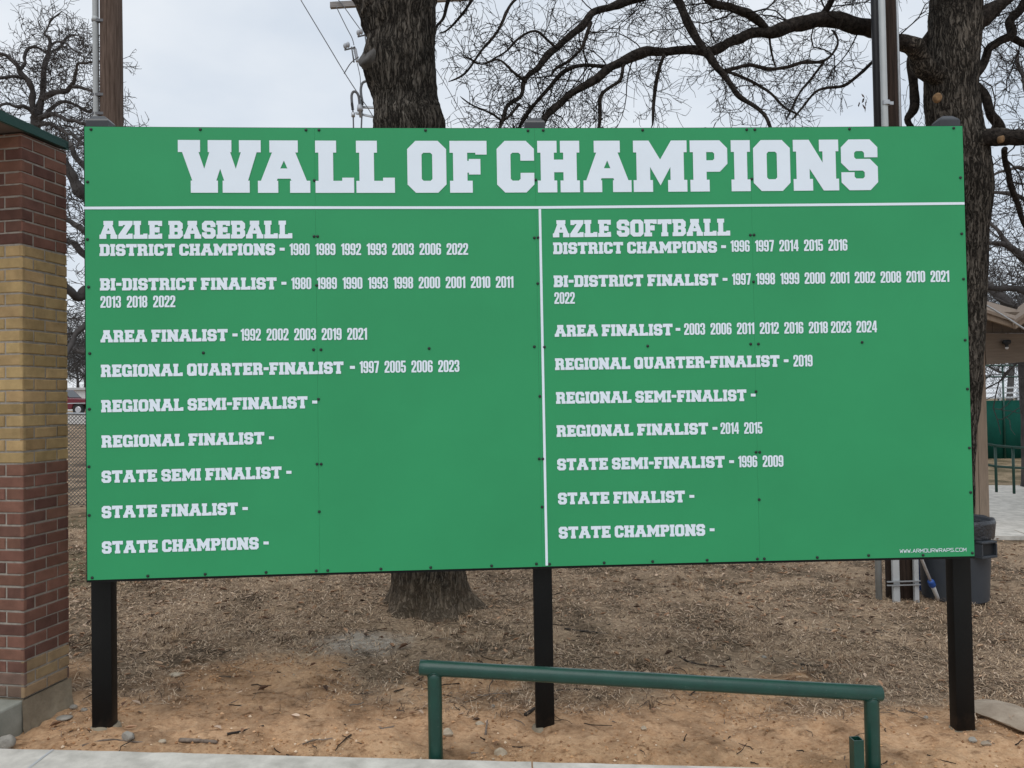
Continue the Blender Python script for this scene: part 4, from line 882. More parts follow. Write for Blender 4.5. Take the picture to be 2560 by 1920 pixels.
add([(316, 760, 28), (262, 742, 22), (218, 730, 17), (192, 745, 14), (168, 722, 11), (140, 670, 8)], DL2, DL2-1, 10, TW, 0)
add([(312, 680, 20), (255, 660, 15), (215, 640, 11), (180, 610, 9), (150, 600, 6)], DL2, DL2+.8, 8, TW, 0)
add([(302, 560, 20), (252, 590, 13), (210, 575, 10), (176, 555, 8), (150, 520, 5)], DL2, DL2+1, 8, TW, 0)
add([(300, 545, 20), (255, 480, 13), (215, 420, 10), (190, 395, 8), (170, 352, 6)], DL2, DL2+.4, 8, TW, 0)
add([(318, 790, 18), (268, 800, 12), (215, 812, 9), (180, 850, 7), (160, 900, 5)], DL2, DL2-1.2, 8, TW, -.02)
add([(320, 850, 14), (272, 870, 9), (222, 880, 7), (170, 872, 5)], DL2, DL2+1.5, 8, TW, -.02)
add([(300, 545, 24), (330, 460, 14), (390, 400, 9)], DL2, DL2+1, 8, TW, -.02)
b.build('crown', m_farbark, tl, smooth=True)
# right of the sign
DR = 15.0
g0 = at(2640, 1150, DR); tl = thing('oak_tree', 'grey tree with drooping bare branches over the tan pavilion roof', 'tree', (g0.x, g0.y, gz(g0.x, g0.y)))
b = MB(); random.seed(41)
limb(b, [(2640, 1220, 34), (2640, 1000, 30), (2640, 800, 28), (2650, 640, 26), (2640, 500, 22)], DR, DR, 14, .1); b.build('trunk', m_farbark, tl, smooth=True)
b = MB(); TW = (2, .22, 1.5, .0065)
add([(2650, 700, 18), (2600, 670, 14), (2560, 650, 12), (2535, 624, 10), (2510, 612, 8), (2480, 605, 6), (2455, 612, 4)], DR, DR-.6, 8, TW, 0)
add([(2648, 760, 18), (2590, 735, 12), (2548, 722, 11), (2505, 722, 9), (2462, 720, 7), (2430, 705, 5)], DR, DR+.5, 8, (2, .24, .9, .0075), .03)
add([(2560, 650, 6), (2515, 600, 6), (2490, 570, 5), (2462, 545, 4)], DR-.2, DR, 6, TW, 0)
add([(2645, 600, 16), (2590, 520, 9), (2540, 490, 6), (2490, 480, 5), (2450, 490, 3)], DR, DR+.7, 7, TW, 0)
add([(2642, 540, 14), (2600, 440, 9), (2560, 420, 6), (2500, 430, 4), (2460, 455, 3)], DR, DR-.7, 7, TW, 0)
add([(2640, 500, 12), (2600, 300, 9), (2560, 200, 7), (2540, 120, 4)], DR, DR+1, 7, TW, 0)
add([(2648, 790, 10), (2590, 770, 7), (2540, 765, 5), (2480, 745, 4)], DR+1, DR+1.5, 6, (1, .2, .6, .0075), .03)
b.build('crown', m_farbark, tl, smooth=True)
g0 = at(2588, 1155, 16.5)
rand_tree('oak_tree', 'grey tree trunk at the right frame edge beside the green windscreen', (g0.x, g0.y, gz(g0.x, g0.y)-.1), 9.5, .26, m_farbark, 44, lf=.28, low=.9, crook=.008)
# thin far woods
protos = []
for k in range(3):
    x = -14.0-k; p = lv(-50, 95); 
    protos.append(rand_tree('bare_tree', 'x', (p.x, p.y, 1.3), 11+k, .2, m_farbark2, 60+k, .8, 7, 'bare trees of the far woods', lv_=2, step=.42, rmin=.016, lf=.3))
spots = [(-49, 88, 'bare grey tree farthest left in the woods behind the red pickup'), (-45, 82, 'bare grey tree straight behind the cab of the red pickup'), (-43.5, 90, 'bare grey tree behind the bonnet of the red pickup'), (-54, 96, 'tall bare grey tree deep in the woods left of the pickup'), (-40, 80, 'bare grey tree in the woods seen just left of the sign edge'),
         (27, 42, 'bare grey tree behind the left half of the far bleachers'), (31, 46, 'bare grey tree behind the right half of the far bleachers'), (36, 54, 'bare grey tree far behind the trunk at the right edge'), (29.5, 50, 'tall bare grey tree between the two behind the bleachers'), (-58, 92, 'bare grey tree in far woods hidden mostly by the brick pier'), (-51, 100, 'faint bare tree farthest behind the red pickup'), (-47, 97, 'faint bare tree high over the road beyond the chain link fence')]
for i, (x, d, lab) in enumerate(spots):
    src = protos[i % 3]
    if i < 3: o = src
    else:
        o = src.copy(); COL.objects.link(o)
        for ch in list(src.children): c2 = ch.copy(); COL.objects.link(c2); c2.parent = o
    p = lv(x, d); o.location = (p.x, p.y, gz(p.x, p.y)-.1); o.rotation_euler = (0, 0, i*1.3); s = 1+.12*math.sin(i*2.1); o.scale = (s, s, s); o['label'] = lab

# ------------------------------------------------------------------ utility poles
def vtube(b, px, py, D, r, ztop, n=20, zlow=None, taper=1.0, k=10, amp=0.0, mi=0):
    p = at(px, py, D); z0 = p.z if zlow is None else zlow
    pts = [Vector((p.x, p.y, z0+(ztop-z0)*q/k)) for q in range(k+1)]; rs = [r*(1+(taper-1)*q/k) for q in range(k+1)]
    b.tube(pts, rs, n, mi, bumpf=(lambda p_, d, t: amp*noise.noise(Vector((d.x*3, d.y*3, p_.z*.4)))) if amp else None)
    return p
DP = 10.2; p0 = at(278, 300, DP); g = gz(p0.x, p0.y)
up = thing('utility_pole', 'brown wooden utility pole with a grey conduit, left behind the sign', 'pole', (p0.x, p0.y, g))
b = MB(); vtube(b, 279.5, 300, DP, .150, 9.5, 28, g-.2, .86, 24, .012); b.build('pole', m_pole, up, smooth=True)
b = MB(); pc = vtube(b, 240, 300, DP-.1, .036, 9.3, 14, g-.1); b.tube([(pc.x, pc.y, at(230, 62, DP).z), (pc.x, pc.y, at(230, 50, DP).z)], .041, 14); b.build('conduit', m_pvcgrey, up, smooth=True)
for yy in (60, 245, 292):
    z = at(240, yy, DP).z; b = MB(); b.box(((pc.x+p0.x)/2-.03, pc.y-.01, z), .16, .05, .035); b.build('conduit_bracket', m_wire, up)
b = MB(); pc = vtube(b, 246.5, 300, DP+.02, .012, 9.2, 8, g-.1); b.build('cable', m_blackpipe, up, smooth=True)
p0 = at(2251, 1500, 7.55); DQ = 7.55; g = hground(p0.x, p0.y)
up = thing('utility_pole', 'dark wooden pole strapped with white conduits near the trash can', 'pole', (p0.x, p0.y, g))
b = MB(); vtube(b, 2250.5, 1500, DQ, .128, 9.0, 28, g-.2, .9, 24, .01); b.build('pole', m_poledark, up, smooth=True)
CX = at(2212, 300, DQ-.19); b = MB(); q = at(2198, 1512, DQ-.06); pts = [Vector((q.x, q.y, hground(q.x, q.y)-.1)), Vector((q.x, q.y, 1.3)), Vector((q.x+.03, q.y, 1.6)), Vector((CX.x, CX.y, 2.4)), Vector((CX.x, CX.y, 8.8))]
b.tube(pts, .031, 14); b.build('conduit', m_pvcgrey, up, smooth=True)
for px, wd in ((2240.5, .066), (2291, .046)):
    b = MB(); q = at(px, 1500, DQ-.165); b.box((q.x, q.y, (hground(q.x, q.y)+1.95)/2-.03), wd, .035, 1.95-hground(q.x, q.y)+.1, bev=.006); b.build('conduit', m_pvcwhite, up)
b = MB(); q = at(2196, 300, DQ-.06); b.tube([(q.x, q.y, 1.8), (q.x, q.y, 8.8)], .042, 12); b.build('conduit', m_blackpipe, up, smooth=True)
b = MB(); q = at(2250, 300, DQ-.14); b.tube([(q.x, q.y, 1.8), (q.x, q.y, 8.8)], .010, 8); b.build('conduit', m_galv, up, smooth=True)
b = MB()
for px, py in ((2214, 258),):
    q = at(px, py, DQ-.19); b.tube([q-Vector((0, 0, .02)), q+Vector((0, 0, .02))], .040, 14); b.box((q.x+.05, q.y, q.z), .05, .012, .03)
b.build('clamp', m_galv, up, smooth=False)
for py in (1454.5, 1463.5):
    b = MB(); qa, qb = at(2218, py, DQ-.2), at(2303, py, DQ-.2); b.box(((qa.x+qb.x)/2, qa.y, qa.z), qb.x-qa.x, .018, .010); b.build('strap', m_galv, up)
b = MB(); qa, qb = at(2219, 1458, DQ-.175), at(2232, 1458, DQ-.175); b.box(((qa.x+qb.x)/2, qa.y, qa.z), .055, .02, .024); b.build('strut', m_poledark, up)

# power pole hidden behind the great trunk, its arm and gear showing on the left
DE = 19.0; p0 = at(1000, 330, DE); g = gz(p0.x, p0.y)
pp = thing('power_pole', 'power pole behind the great trunk with crossarm and grey fuse gear', 'pole', (p0.x, p0.y, g))
b = MB(); vtube(b, 1000, 330, DE, .16, 13.5, 20, g-.2, .8, 12, .008); b.build('pole', m_pole, pp, smooth=True)
def barpx(b, xa, ya, xb, yb, D, hh, dd):
    A, B = at(xa, ya, D), at(xb, yb, D); d = (B-A); n = Vector((0, 0, 1)); s = d.normalized().cross(n).normalized()*dd/2; n = n*hh/2
    b.add([A-s-n, A+s-n, A+s+n, A-s+n, B-s-n, B+s-n, B+s+n, B-s+n], [(0, 3, 2, 1), (4, 5, 6, 7), (0, 1, 5, 4), (1, 2, 6, 5), (2, 3, 7, 6), (3, 0, 4, 7)])
b = MB(); barpx(b, 826, 14, 1180, -8, DE-.2, .135, .1); recalc(b.build('crossarm', m_armwood, pp))
b = MB(); barpx(b, 905, 268, 1010, 272, DE-.2, .045, .06); barpx(b, 889, 283, 1000, 306, DE-.22, .045, .05); recalc(b.build('bracket_arm', m_galv, pp))
def fuse(px, py):
    b = MB()
    for dx, dy in ((-16, -6), (-9, -9)):
        c = at(px+dx, py+dy, DE-.3); bm = bmesh.new(); bmesh.ops.create_uvsphere(bm, u_segments=10, v_segments=8, radius=.062); b.bm(bm, Matrix.Translation(c) @ Matrix.Diagonal((.8, 1, 1.15, 1)))
    h = b.build('arrester_bell', m_ceram, pp, smooth=True)
    b = MB(); b.tube([at(px, py-4, DE-.3), at(px+6, py+35, DE-.3)], .018, 8)
    b.tube([at(px-18, py+4, DE-.3), at(px+3, py-1, DE-.3), at(px+9, py-4, DE-.3)], .02, 8); b.build('fuse_holder', m_wire, pp, smooth=True)
    b = MB(); A, B = at(px+8, py, DE-.25), at(px+15, py+34, DE-.25); n = 14; pts = [A.lerp(B, k/n) for k in range(n+1)]
    b.tube(pts, [.045 if k % 2 else .036 for k in range(n+1)], 12); b.build('insulator', m_ceram, pp, smooth=True)
fuse(879, 121); fuse(912, 88)
def cable(pts2, D, r, name, m, par, n=8):
    P = smooth_path([tuple(at(x, y, D)) for x, y in pts2], 6); b = MB(); b.tube(P, r, n); return b.build(name, m, par, smooth=True)
cable([(880, 259), (879, 240), (882, 231), (887, 229), (893, 233), (897, 243), (899, 262)], DE-.3, .032, 'cable_loop', m_wire, pp)
cable([(904, 245), (902, 225), (905, 210), (912, 204), (925, 202)], DE-.28, .032, 'cable_loop', m_wire, pp)
for xa, ya, xb, yb in ((880, 259, 882, 275), (904.5, 246, 906, 262)):
    b = MB(); A, B = at(xa, ya, DE-.3), at(xb, yb, DE-.3); n = 10; b.tube([A.lerp(B, k/n) for k in range(n+1)], [.04 if k % 2 else .022 for k in range(n+1)], 10); b.build('termination', m_blackpipe, pp, smooth=True)
cable([(882, 275), (883, 290), (884, 330), (886, 400)], DE-.3, .018, 'riser_cable', m_wire, pp)
cable([(906, 262), (905, 280), (903, 330), (902, 400)], DE-.3, .02, 'riser_cable', m_wire, pp)
b = MB(); A = at(883, 287, DE-.3); b.tube([A-Vector((0, 0, .05)), A+Vector((0, 0, .05))], .045, 10); b.build('clamp', m_galv, pp, smooth=True)
b = MB(); A, B = at(899, 262, DE-.3), at(902, 293, DE-.3); b.tube([A, A.lerp(B, .3), A.lerp(B, .5), A.lerp(B, .51), B], [.055, .075, .075, .04, .035], 12); b.build('arrester', m_ceram, pp, smooth=True)
def line(label, pts2, D, r=.011):
    o = cable(pts2, D, r, 'power_line', m_wire, None, 5); return tag(o, label, 'cable', 'overhead lines around the power pole')
line('thin line crossing the open sky from top edge to the cable loop', [(752, 0), (690, -90), (752, 0), (820, 113), (862, 183), (901, 243)][2:], DE-.4, .012)
line('thin guy line falling from the cable loop to the great trunk', [(901, 243), (918, 268), (937, 298)], DE-.4, .011)
line('drop wire from the crossarm tip to the lower fuse', [(840, 15), (852, 40), (868, 72), (880, 95), (885, 113)], DE-.3, .011)
line('drop wire from the crossarm to the upper fuse', [(846, 0), (862, 20), (880, 45), (901, 74)], DE-.3, .011)
line('short wire hanging at the edge of the trunk above the upper fuse', [(917, 20), (918, 50), (916, 68), (915, 82)], DE-.3, .011)
line('loose bent wire sticking out below the lower fuse', [(897, 142), (885, 150), (875, 160), (866, 174), (860, 184)], DE-.35, .013)
line('wire running from the lower fuse down to the cable loops', [(893, 158), (898, 180), (901, 200), (901, 245)], DE-.3, .01)
line('faint line right of the trunk, lowest of three', [(1060, 120), (1087, 168), (1130, 240), (1180, 330)], DE, .009)
line('faint line right of the trunk, middle of three', [(1080, 40), (1120, 120), (1160, 200), (1210, 300)], DE+.3, .008)
line('faint line right of the trunk, uppermost of three', [(1100, 10), (1150, 110), (1190, 190), (1240, 290)], DE+.6, .008)

# ------------------------------------------------------------------ trash can, blue bag and mop handle
pb = gnd(2388, 1500); DCn = depth(pb); z0 = hground(pb.x, pb.y); k = DCn/FPX
hcan = at(2388, 1296, DCn).z-z0; rb_, rt = 74*k, 84*k
tcan = thing('trash_can', 'grey round plastic trash can with a black bag liner behind the right post', 'trash can', (pb.x, pb.y, z0))
b = MB(); b.lathe((pb.x, pb.y, z0), [(.001, .012), (rb_-.02, .0), (rb_, .015), (rb_+(rt-rb_)*.5, hcan*.5), (rt-.01, hcan*.86), (rt+.006, hcan*.87), (rt+.006, hcan*.9), (rt+.012, hcan*.97), (rt+.02, hcan*.975), (rt+.018, hcan), (rt-.012, hcan), (rt-.02, hcan*.9), (rb_-.015, .03), (.001, .03)], 40); recalc(b.build('barrel', m_can, tcan, smooth=True)); autosmooth(tcan.children[0], 40)
b = MB(); n = 60; vs = []
prof = [(rt-.04, hcan*.55), (rt-.025, hcan*.93), (rt+.0, hcan+.014), (rt+.022, hcan+.014), (rt+.028, hcan*.97), (rt+.020, hcan*.88), (rt+.016, hcan*.80)]
for q, (r, z) in enumerate(prof):
    for j in range(n):
        a = 2*PI*j/n; e = noise.noise(Vector((math.cos(a)*4, math.sin(a)*4, q*.8)))
        vs.append((pb.x+(r+.008*e)*math.cos(a), pb.y+(r+.008*e)*math.sin(a), z0+z+.03*e*(1 if q > 4 else .3)))
b.add(vs, [(q*n+j, q*n+(j+1) % n, (q+1)*n+(j+1) % n, (q+1)*n+j) for q in range(len(prof)-1) for j in range(n)]); b.build('liner', m_liner, tcan, smooth=True)
for an in (math.radians(-74), math.radians(106)):
    b = MB(); cx_, cy_ = pb.x+(rt+.02)*math.cos(an), pb.y+(rt+.02)*math.sin(an); zc = z0+hcan*.70
    for dz, sz in ((-.075, .022), (.06, .02)): b.box((cx_, cy_, zc+dz), .085, .19, sz, an, bev=.004)
    for sgn in (-1, 1): b.box((cx_-math.sin(an)*.088*sgn, cy_+math.cos(an)*.088*sgn, zc-.008), .082, .014, .108, an)
    hd = b.build('handle', m_can, tcan)
    b = MB(); b.box((cx_-math.cos(an)*.012, cy_-math.sin(an)*.012, zc-.008), .05, .15, .108, an); b.build('handle_shade_block', m_candark, hd)  # near-black block: shade inside the hollow handle, put in as colour
q = at(2302, 1425, DCn+.35); b = MB(); bm = bmesh.new(); bmesh.ops.create_icosphere(bm, subdivisions=4, radius=1)
for v in bm.verts:
    d = v.co.normalized(); v.co = d*(1+.22*noise.noise(d*2.3)+.1*noise.noise(d*6))
zg = hground(q.x, q.y); b.bm(bm, Matrix.Translation((q.x+.06, q.y, zg+.26)) @ Matrix.Diagonal((.16, .16, .36, 1)))
tag(b.build('plastic_bag', m_blue, smooth=True, origin=(q.x, q.y, zg)), 'crumpled blue plastic bag hanging beside the trash can', 'bag')
A, B = gnd(2349, 1507), at(2296, 1378, DCn-.35); B2 = A.lerp(B, 1.6); ax = (B-A)
mop = thing('mop_handle', 'white pole with a blue grip leaning by the trash can', 'pole', A)
b = MB(); g1, g2 = A.lerp(B, .33), A.lerp(B, .44)
b.tube([A+Vector((0, 0, .01)), A.lerp(B, .03), A.lerp(B, .31), g1], [.010, .017, .021, .018], 12); b.build('lower_pole', m_lightgrey, mop, smooth=True)
b = MB(); b.tube([g1, A.lerp(B, .35), A.lerp(B, .42), g2], [.026, .031, .031, .024], 12); b.build('grip', m_blue, mop, smooth=True)
b = MB(); b.tube([g2, B2], .0135, 10); b.build('upper_pole', m_lightgrey, mop, smooth=True)

# ------------------------------------------------------------------ tan pavilion at the right
DV = 12.0
pv0 = at(2455, 1315, DV); pav = thing('pavilion', 'tan painted wooden pavilion with sloping roofs at the right', 'building', (pv0.x, pv0.y, gz(pv0.x, pv0.y)))
def pp_(b, pxs, D, thick, mi=0): b.prism([at(x, y, D) for x, y in pxs], HF*thick, mi)
b = MB(); zb = -.4; a0 = at(2434, 1300, DV); a1 = at(2471.5, 1300, DV)
b.box(((a0.x+a1.x)/2, a0.y+.12, (zb+2.75)/2), a1.x-a0.x+.05, .24, 2.75-zb); 
for e in (-.055, .01, .06): b.box(((a0.x+a1.x)/2+e, a0.y-.004, (zb+2.6)/2), .05, .012, 2.6-zb)
recalc(b.build('column', m_tan, pav))
b = MB(); b.box(((a0.x+a1.x)/2+.012, a0.y+.12, (gz(a0.x, 8))+.06), a1.x-a0.x+.1, .30, .16); recalc(b.build('column_base', m_tan, pav))
b = MB(); pp_(b, [(2462, 833), (2760, 836), (2760, 890), (2466, 912)], DV+.05, .28); recalc(b.build('beam', m_tandark, pav))
b = MB()
for i in range(14):
    xa = 2459+i*23; pp_(b, [(xa, 780), (xa+22, 780), (xa+22.4, 832), (xa+.4, 832)], DV+.30, .04)
recalc(b.build('gable_boards', m_tandark, pav))
b = MB(); pp_(b, [(2442, 773), (2537, 805), (2537, 820), (2442, 790)], DV-.55, .05); pp_(b, [(2537, 808), (2640, 735), (2640, 752), (2540, 822)], DV-.75, .05)
recalc(b.build('fascia', m_tan, pav))
b = MB()
def roofq(q): b.prism([at(x, y, D) for x, y, D in q], Vector((0, 0, .05)))
roofq([(2440, 773, DV-.58), (2538, 806, DV-.58), (2548, 782, DV+2.2), (2440, 752, DV+2.2)])
roofq([(2533, 812, DV-.8), (2640, 735, DV-.8), (2640, 700, DV+2.2), (2545, 775, DV+2.2)])
roofq([(2640, 735, DV-.8), (2800, 840, DV-.8), (2800, 800, DV+2.2), (2640, 700, DV+2.2)])
recalc(b.build('roof', m_tanroof, pav))
b = MB(); q = at(2517, 862, DV-.02); b.lathe((q.x, q.y, q.z), [(.001, .075), (.045, .075), (.062, .06), (.055, .02), (.025, .0), (.022, -.03), (.03, -.035)], 18); lp = b.build('porch_lamp', m_candark, pav, smooth=True)
b = MB(); b.lathe((q.x, q.y, q.z-.06), [(.001, -.012), (.02, -.005), (.026, .015), (.02, .03)], 14); b.build('bulb', m_lightgrey, lp, smooth=True)
P = smooth_path([tuple(at(x, y, 9.6)) for x, y in ((2380, 712), (2420, 737), (2490, 778), (2560, 822), (2620, 862))], 6); b = MB(); b.tube(P, .012, 8)
tag(b.build('service_cable', m_galv, smooth=True), 'grey service cable sagging in front of the tan pavilion roof', 'cable')
# pavement slab by the pavilion
b = MB(); e = [gnd(2420, 1350), gnd(2620, 1352), gnd(2900, 1240), gnd(2800, 1225), gnd(2560, 1219), gnd(2380, 1219)]
b.add([(p.x, p.y, hground(p.x, p.y)+.05) for p in e]+[(p.x, p.y, gz(p.x, p.y)-.2) for p in e], [tuple(range(6))]+[(i, 6+i, 6+(i+1) % 6, (i+1) % 6) for i in range(6)])
pvm = struct(recalc(b.build('pavement', m_conc)))
b = MB()
for (xa, ya, xb, yb) in ((2474, 1316, 2700, 1318), (2490, 1318, 2580, 1352)):
    A, B = gnd(xa, ya), gnd(xb, yb); d = (B-A).normalized(); n = Vector((-d.y, d.x, 0))*.009
    b.add([(v.x, v.y, hground(v.x, v.y)+.054) for v in (A-n, B-n, B+n, A+n)], [(0, 1, 2, 3)])
struct(b.build('pavement_joints', m_footing))
# green two-rail handrail beyond the pavement
DH = 13.8
hr = thing('handrail', 'green two rail handrail beside the pavement at the right', 'railing', (at(2490, 1213, DH).x, at(2490, 1213, DH).y, gz(7, 9)))
for px in (2490, 2534, 2590):
    b = MB(); f = (px-2490)/44; tp_ = at(px-2, 1115+3*f, DH); bt = at(px+1, 1216+4*f, DH); b.tube([Vector((tp_.x, tp_.y, bt.z-.1)), tp_], .024, 10); b.build('rail_post', m_rail, hr, smooth=True)
for pts in ([(2440, 1108), (2475, 1111), (2490, 1114), (2534, 1118), (2640, 1124)], [(2440, 1158), (2475, 1163), (2490, 1166), (2534, 1169), (2640, 1174)]):
    b = MB(); b.tube([at(x, y, DH) for x, y in pts], .023, 10); b.build('rail', m_rail, hr, smooth=True)
# ball field fence with green windscreen, posts and rails
DF = 24.0
ff = thing('field_fence', 'tall ball field fence with a dark green windscreen', 'fence', (at(2510, 1160, DF).x, at(2510, 1160, DF).y, gz(8, 18)))
b = MB(); A, B = at(2400, 1003, DF), at(2760, 1003, DF); zt_, zb = A.z, at(2500, 1153, DF).z
nn = 60; vs = []
for kx in range(nn+1):
    p = A.lerp(B, kx/nn)
    for z in (zt_, (zt_+zb)/2, zb): vs.append((p.x, p.y+.02*math.sin(kx*1.1)+.02*noise.noise(Vector((kx*.3, z, 0))), z))
b.add(vs, [(kx*3+q, kx*3+3+q, kx*3+4+q, kx*3+1+q) for kx in range(nn) for q in range(2)]); so_ = b.build('windscreen', m_screen, ff, smooth=True)
sm_ = so_.modifiers.new('Solidify', 'SOLIDIFY'); sm_.thickness = .006
for px in (2420, 2513, 2606, 2700):
    b = MB(); q = at(px, 1150, DF-.06); b.tube([(q.x, q.y, q.z-.3), (q.x, q.y, at(px, 912, DF).z)], .03, 10); b.build('fence_post', m_rail, ff, smooth=True)
for py in (914, 942):
    b = MB(); b.tube([at(2400, py, DF-.06), at(2760, py, DF-.06)], .024, 8); b.build('rail', m_rail, ff, smooth=True)
b = MB(); L_ = (B-A).length; zt2, zb2 = at(2500, 914, DF).z, zt_; hh = zt2-zb2; d = (B-A).normalized(); s_ = .09
for kx in range(int((L_+hh)/s_)):
    for sg in (1, -1):
        x0 = kx*s_-(hh if sg > 0 else 0); a_, c_ = (x0, 0), (x0+sg*hh, hh)
        if min(a_[0], c_[0]) < 0 or max(a_[0], c_[0]) > L_: continue
        pa, pc_ = A+d*a_[0], A+d*c_[0]; b.tube([(pa.x, pa.y-.05, zb2), (pc_.x, pc_.y-.05, zt2)], .003, 3, caps=False)
b.build('wire_mesh', m_fence, ff)
bl = thing('bleachers', 'aluminium bleachers seen beyond the green ball field fence', 'bleachers', (at(2510, 1150, DF+3).x, at(2510, 1150, DF+3).y, gz(8, 20)))
for i, py in enumerate((970, 983, 994.5)):
    b = MB(); A_, B_ = at(2440, py, DF+3.4-i*.7), at(2552, py-1, DF+3.4-i*.7); b.box(((A_.x+B_.x)/2, (A_.y+B_.y)/2, (A_.z+B_.z)/2), (B_-A_).length, .26, .055, math.atan2(B_.y-A_.y, B_.x-A_.x)); b.build('seat_plank', m_alu, bl)
for px in (2452, 2500, 2545):
    b = MB(); A_, B_ = at(px, 1150, DF+2), at(px, 968, DF+3.5); b.tube([A_, Vector((A_.x, A_.y, at(px, 998, DF+2).z)), B_], .03, 8); b.tube([Vector((B_.x, B_.y, A_.z)), B_], .03, 8); b.build('support', m_galv, bl, smooth=True)

# ------------------------------------------------------------------ left distance: chain link fence, road, pickup
DCf = 11.9
fA, fB = lv(-8.9, DCf), lv(-1.5, DCf)
cf = thing('chain_link_fence', 'grey chain link fence beyond the gap between brick pier and sign', 'fence', (lv(-6.6, DCf).x, lv(-6.6, DCf).y, gz(lv(-6.6, DCf).x, 0)))
d = (fB-fA); L_ = d.length; d.normalize(); hh = at(195, 1036, DCf).z-gz(lv(-6.7, DCf).x, 0)-.05
b = MB(); s_ = .056
for kx in range(int((L_+hh)/s_)+1):
    for sg in (1, -1):
        x0 = kx*s_-(hh if sg > 0 else 0); xa, za, xb, zb_ = x0, 0, x0+sg*hh, hh
        if xa < 0: za += (0-xa)*1 if sg > 0 else 0; xa = max(xa, 0)
        if xb < 0: zb_ = hh+(xb)*1; xb = 0
        if xa > L_: za = (xa-L_); xa = L_
        if xb > L_: zb_ = L_-xa; xb = L_
        if abs(xb-xa) < .02: continue
        pa, pc_ = fA+d*xa, fA+d*xb; off = .0025*sg
        b.tube([(pa.x, pa.y+off, gz(pa.x, 0)+.05+za), (pc_.x, pc_.y+off, gz(pc_.x, 0)+.05+zb_)], .0046, 4, caps=False)
b.build('wire_mesh', m_fence, cf)
for kx in (0, 1, 2, 3):
    p = fA+d*(.35+kx*2.2); p = p+HF*.03; b = MB(); b.tube([(p.x, p.y, gz(p.x, 0)-.2), (p.x, p.y, gz(p.x, 0)+hh+.12)], .028, 12); b.build('fence_post', m_galv, cf, smooth=True)
b = MB(); b.tube([(fA.x, fA.y+.03, gz(fA.x, 0)+hh+.06), (fB.x, fB.y+.03, gz(fB.x, 0)+hh+.06)], .017, 10); b.build('top_rail', m_galv, cf, smooth=True)
b = MB(); ra_, rb2 = lv(-60, 40), lv(-18, 40); rc, rd_ = lv(-18, 58), lv(-60, 58)
gx = [lv(x, dd) for dd in (40, 47, 58) for x in np.linspace(-70, -18, 27)]
b.add([(p.x, p.y, gz(p.x, p.y)+.03) for p in gx], [(r*27+i, r*27+i+1, (r+1)*27+i+1, (r+1)*27+i) for r in range(2) for i in range(26)]); struct(b.build('road', m_road))
# pickup
DK = 54.0
pk = at(197, 1030, DK); gk = gz(pk.x, pk.y)+.03; pk = Vector((pk.x, pk.y, gk))
car = thing('pickup_truck', 'dark red pickup parked on the road beyond the chain link fence', 'pickup', pk)
fx, fy = HR, HF
def cp(x, y, z): return pk+fx*x+fy*y+Vector((0, 0, z))
def side(b, prof, y0, y1): b.prism([cp(x, y0, z) for x, z in prof], fy*(y1-y0))
b = MB()     # x = 0 at the front wheel, the cab to the left
side(b, [(-5.0, .55), (-4.9, .42), (-4.2, .42), (-4.05, .78), (-3.8, .88), (-3.45, .88), (-3.2, .78), (-3.05, .42), (-.5, .42), (-.42, .74), (-.2, .86), (.2, .86), (.42, .74), (.5, .42), (.95, .45), (1.02, .6), (1.0, 1.05), (.9, 1.12), (-1.0, 1.2), (-2.9, 1.2), (-4.98, 1.2)], -.0, 1.9)
body = recalc(b.build('body', m_red, car)); bv = body.modifiers.new('Bevel', 'BEVEL'); bv.width = .05; bv.segments = 2; bv.limit_method = 'ANGLE'
b = MB(); side(b, [(-2.95, 1.2), (-.75, 1.19), (-1.35, 1.78), (-1.5, 1.82), (-2.6, 1.82), (-2.78, 1.78)], .08, 1.82); cab = recalc(b.build('cab', m_red, car)); bv = cab.modifiers.new('Bevel', 'BEVEL'); bv.width = .05; bv.segments = 2
b = MB(); side(b, [(-1.85, 1.25), (-1.0, 1.25), (-1.42, 1.72), (-1.85, 1.74)], .072, .09); side(b, [(-2.8, 1.25), (-1.92, 1.25), (-1.92, 1.74), (-2.62, 1.72)], .072, .09); recalc(b.build('side_window', m_glass, cab))
b = MB(); b.prism([cp(-.79, .2, 1.24), cp(-.79, 1.7, 1.24), cp(-1.33, 1.62, 1.77), cp(-1.33, .28, 1.77)], fx*.015+Vector((0, 0, .015))); recalc(b.build('windscreen', m_glass, cab))
b = MB(); b.prism([cp(-4.9, -.012, .80), cp(.9, -.012, .80), cp(.9, -.012, .86), cp(-4.9, -.012, .86)], fy*.011); recalc(b.build('side_trim', m_chrome, body))
b = MB(); b.box(cp(1.05, .95, .55), .12, 1.85, .22, math.atan2(fx.y, fx.x), bev=.02); b.build('bumper', m_chrome, car)
for yy in (.25, 1.65):
    b = MB(); b.box(cp(1.0, yy, .86), .08, .3, .2, math.atan2(fx.y, fx.x), bev=.02); b.build('headlight', m_chrome, car)
for x in (0, -3.62):
    for yy, s in ((.02, -1), (1.88, 1)):
        wh = MB(); c_ = cp(x, yy, .38); wh.tube([c_-fy*.11, c_-fy*.12*1, c_+fy*.12, c_+fy*.11], [.34, .38, .38, .34], 24); w_ = autosmooth(wh.build('wheel', m_tyre, car), 40)
        r_ = MB(); r_.tube([c_+fy*(s*.115), c_+fy*(s*.128)], [.22, .2], 16)
        for q in range(5):
            an = q*2*PI/5; r_.box(c_+fy*(s*.132)+fx*(.1*math.cos(an))+Vector((0, 0, .1*math.sin(an))), .07, .02, .07, math.atan2(fx.y, fx.x))
        r_.build('rim', m_chrome, w_)
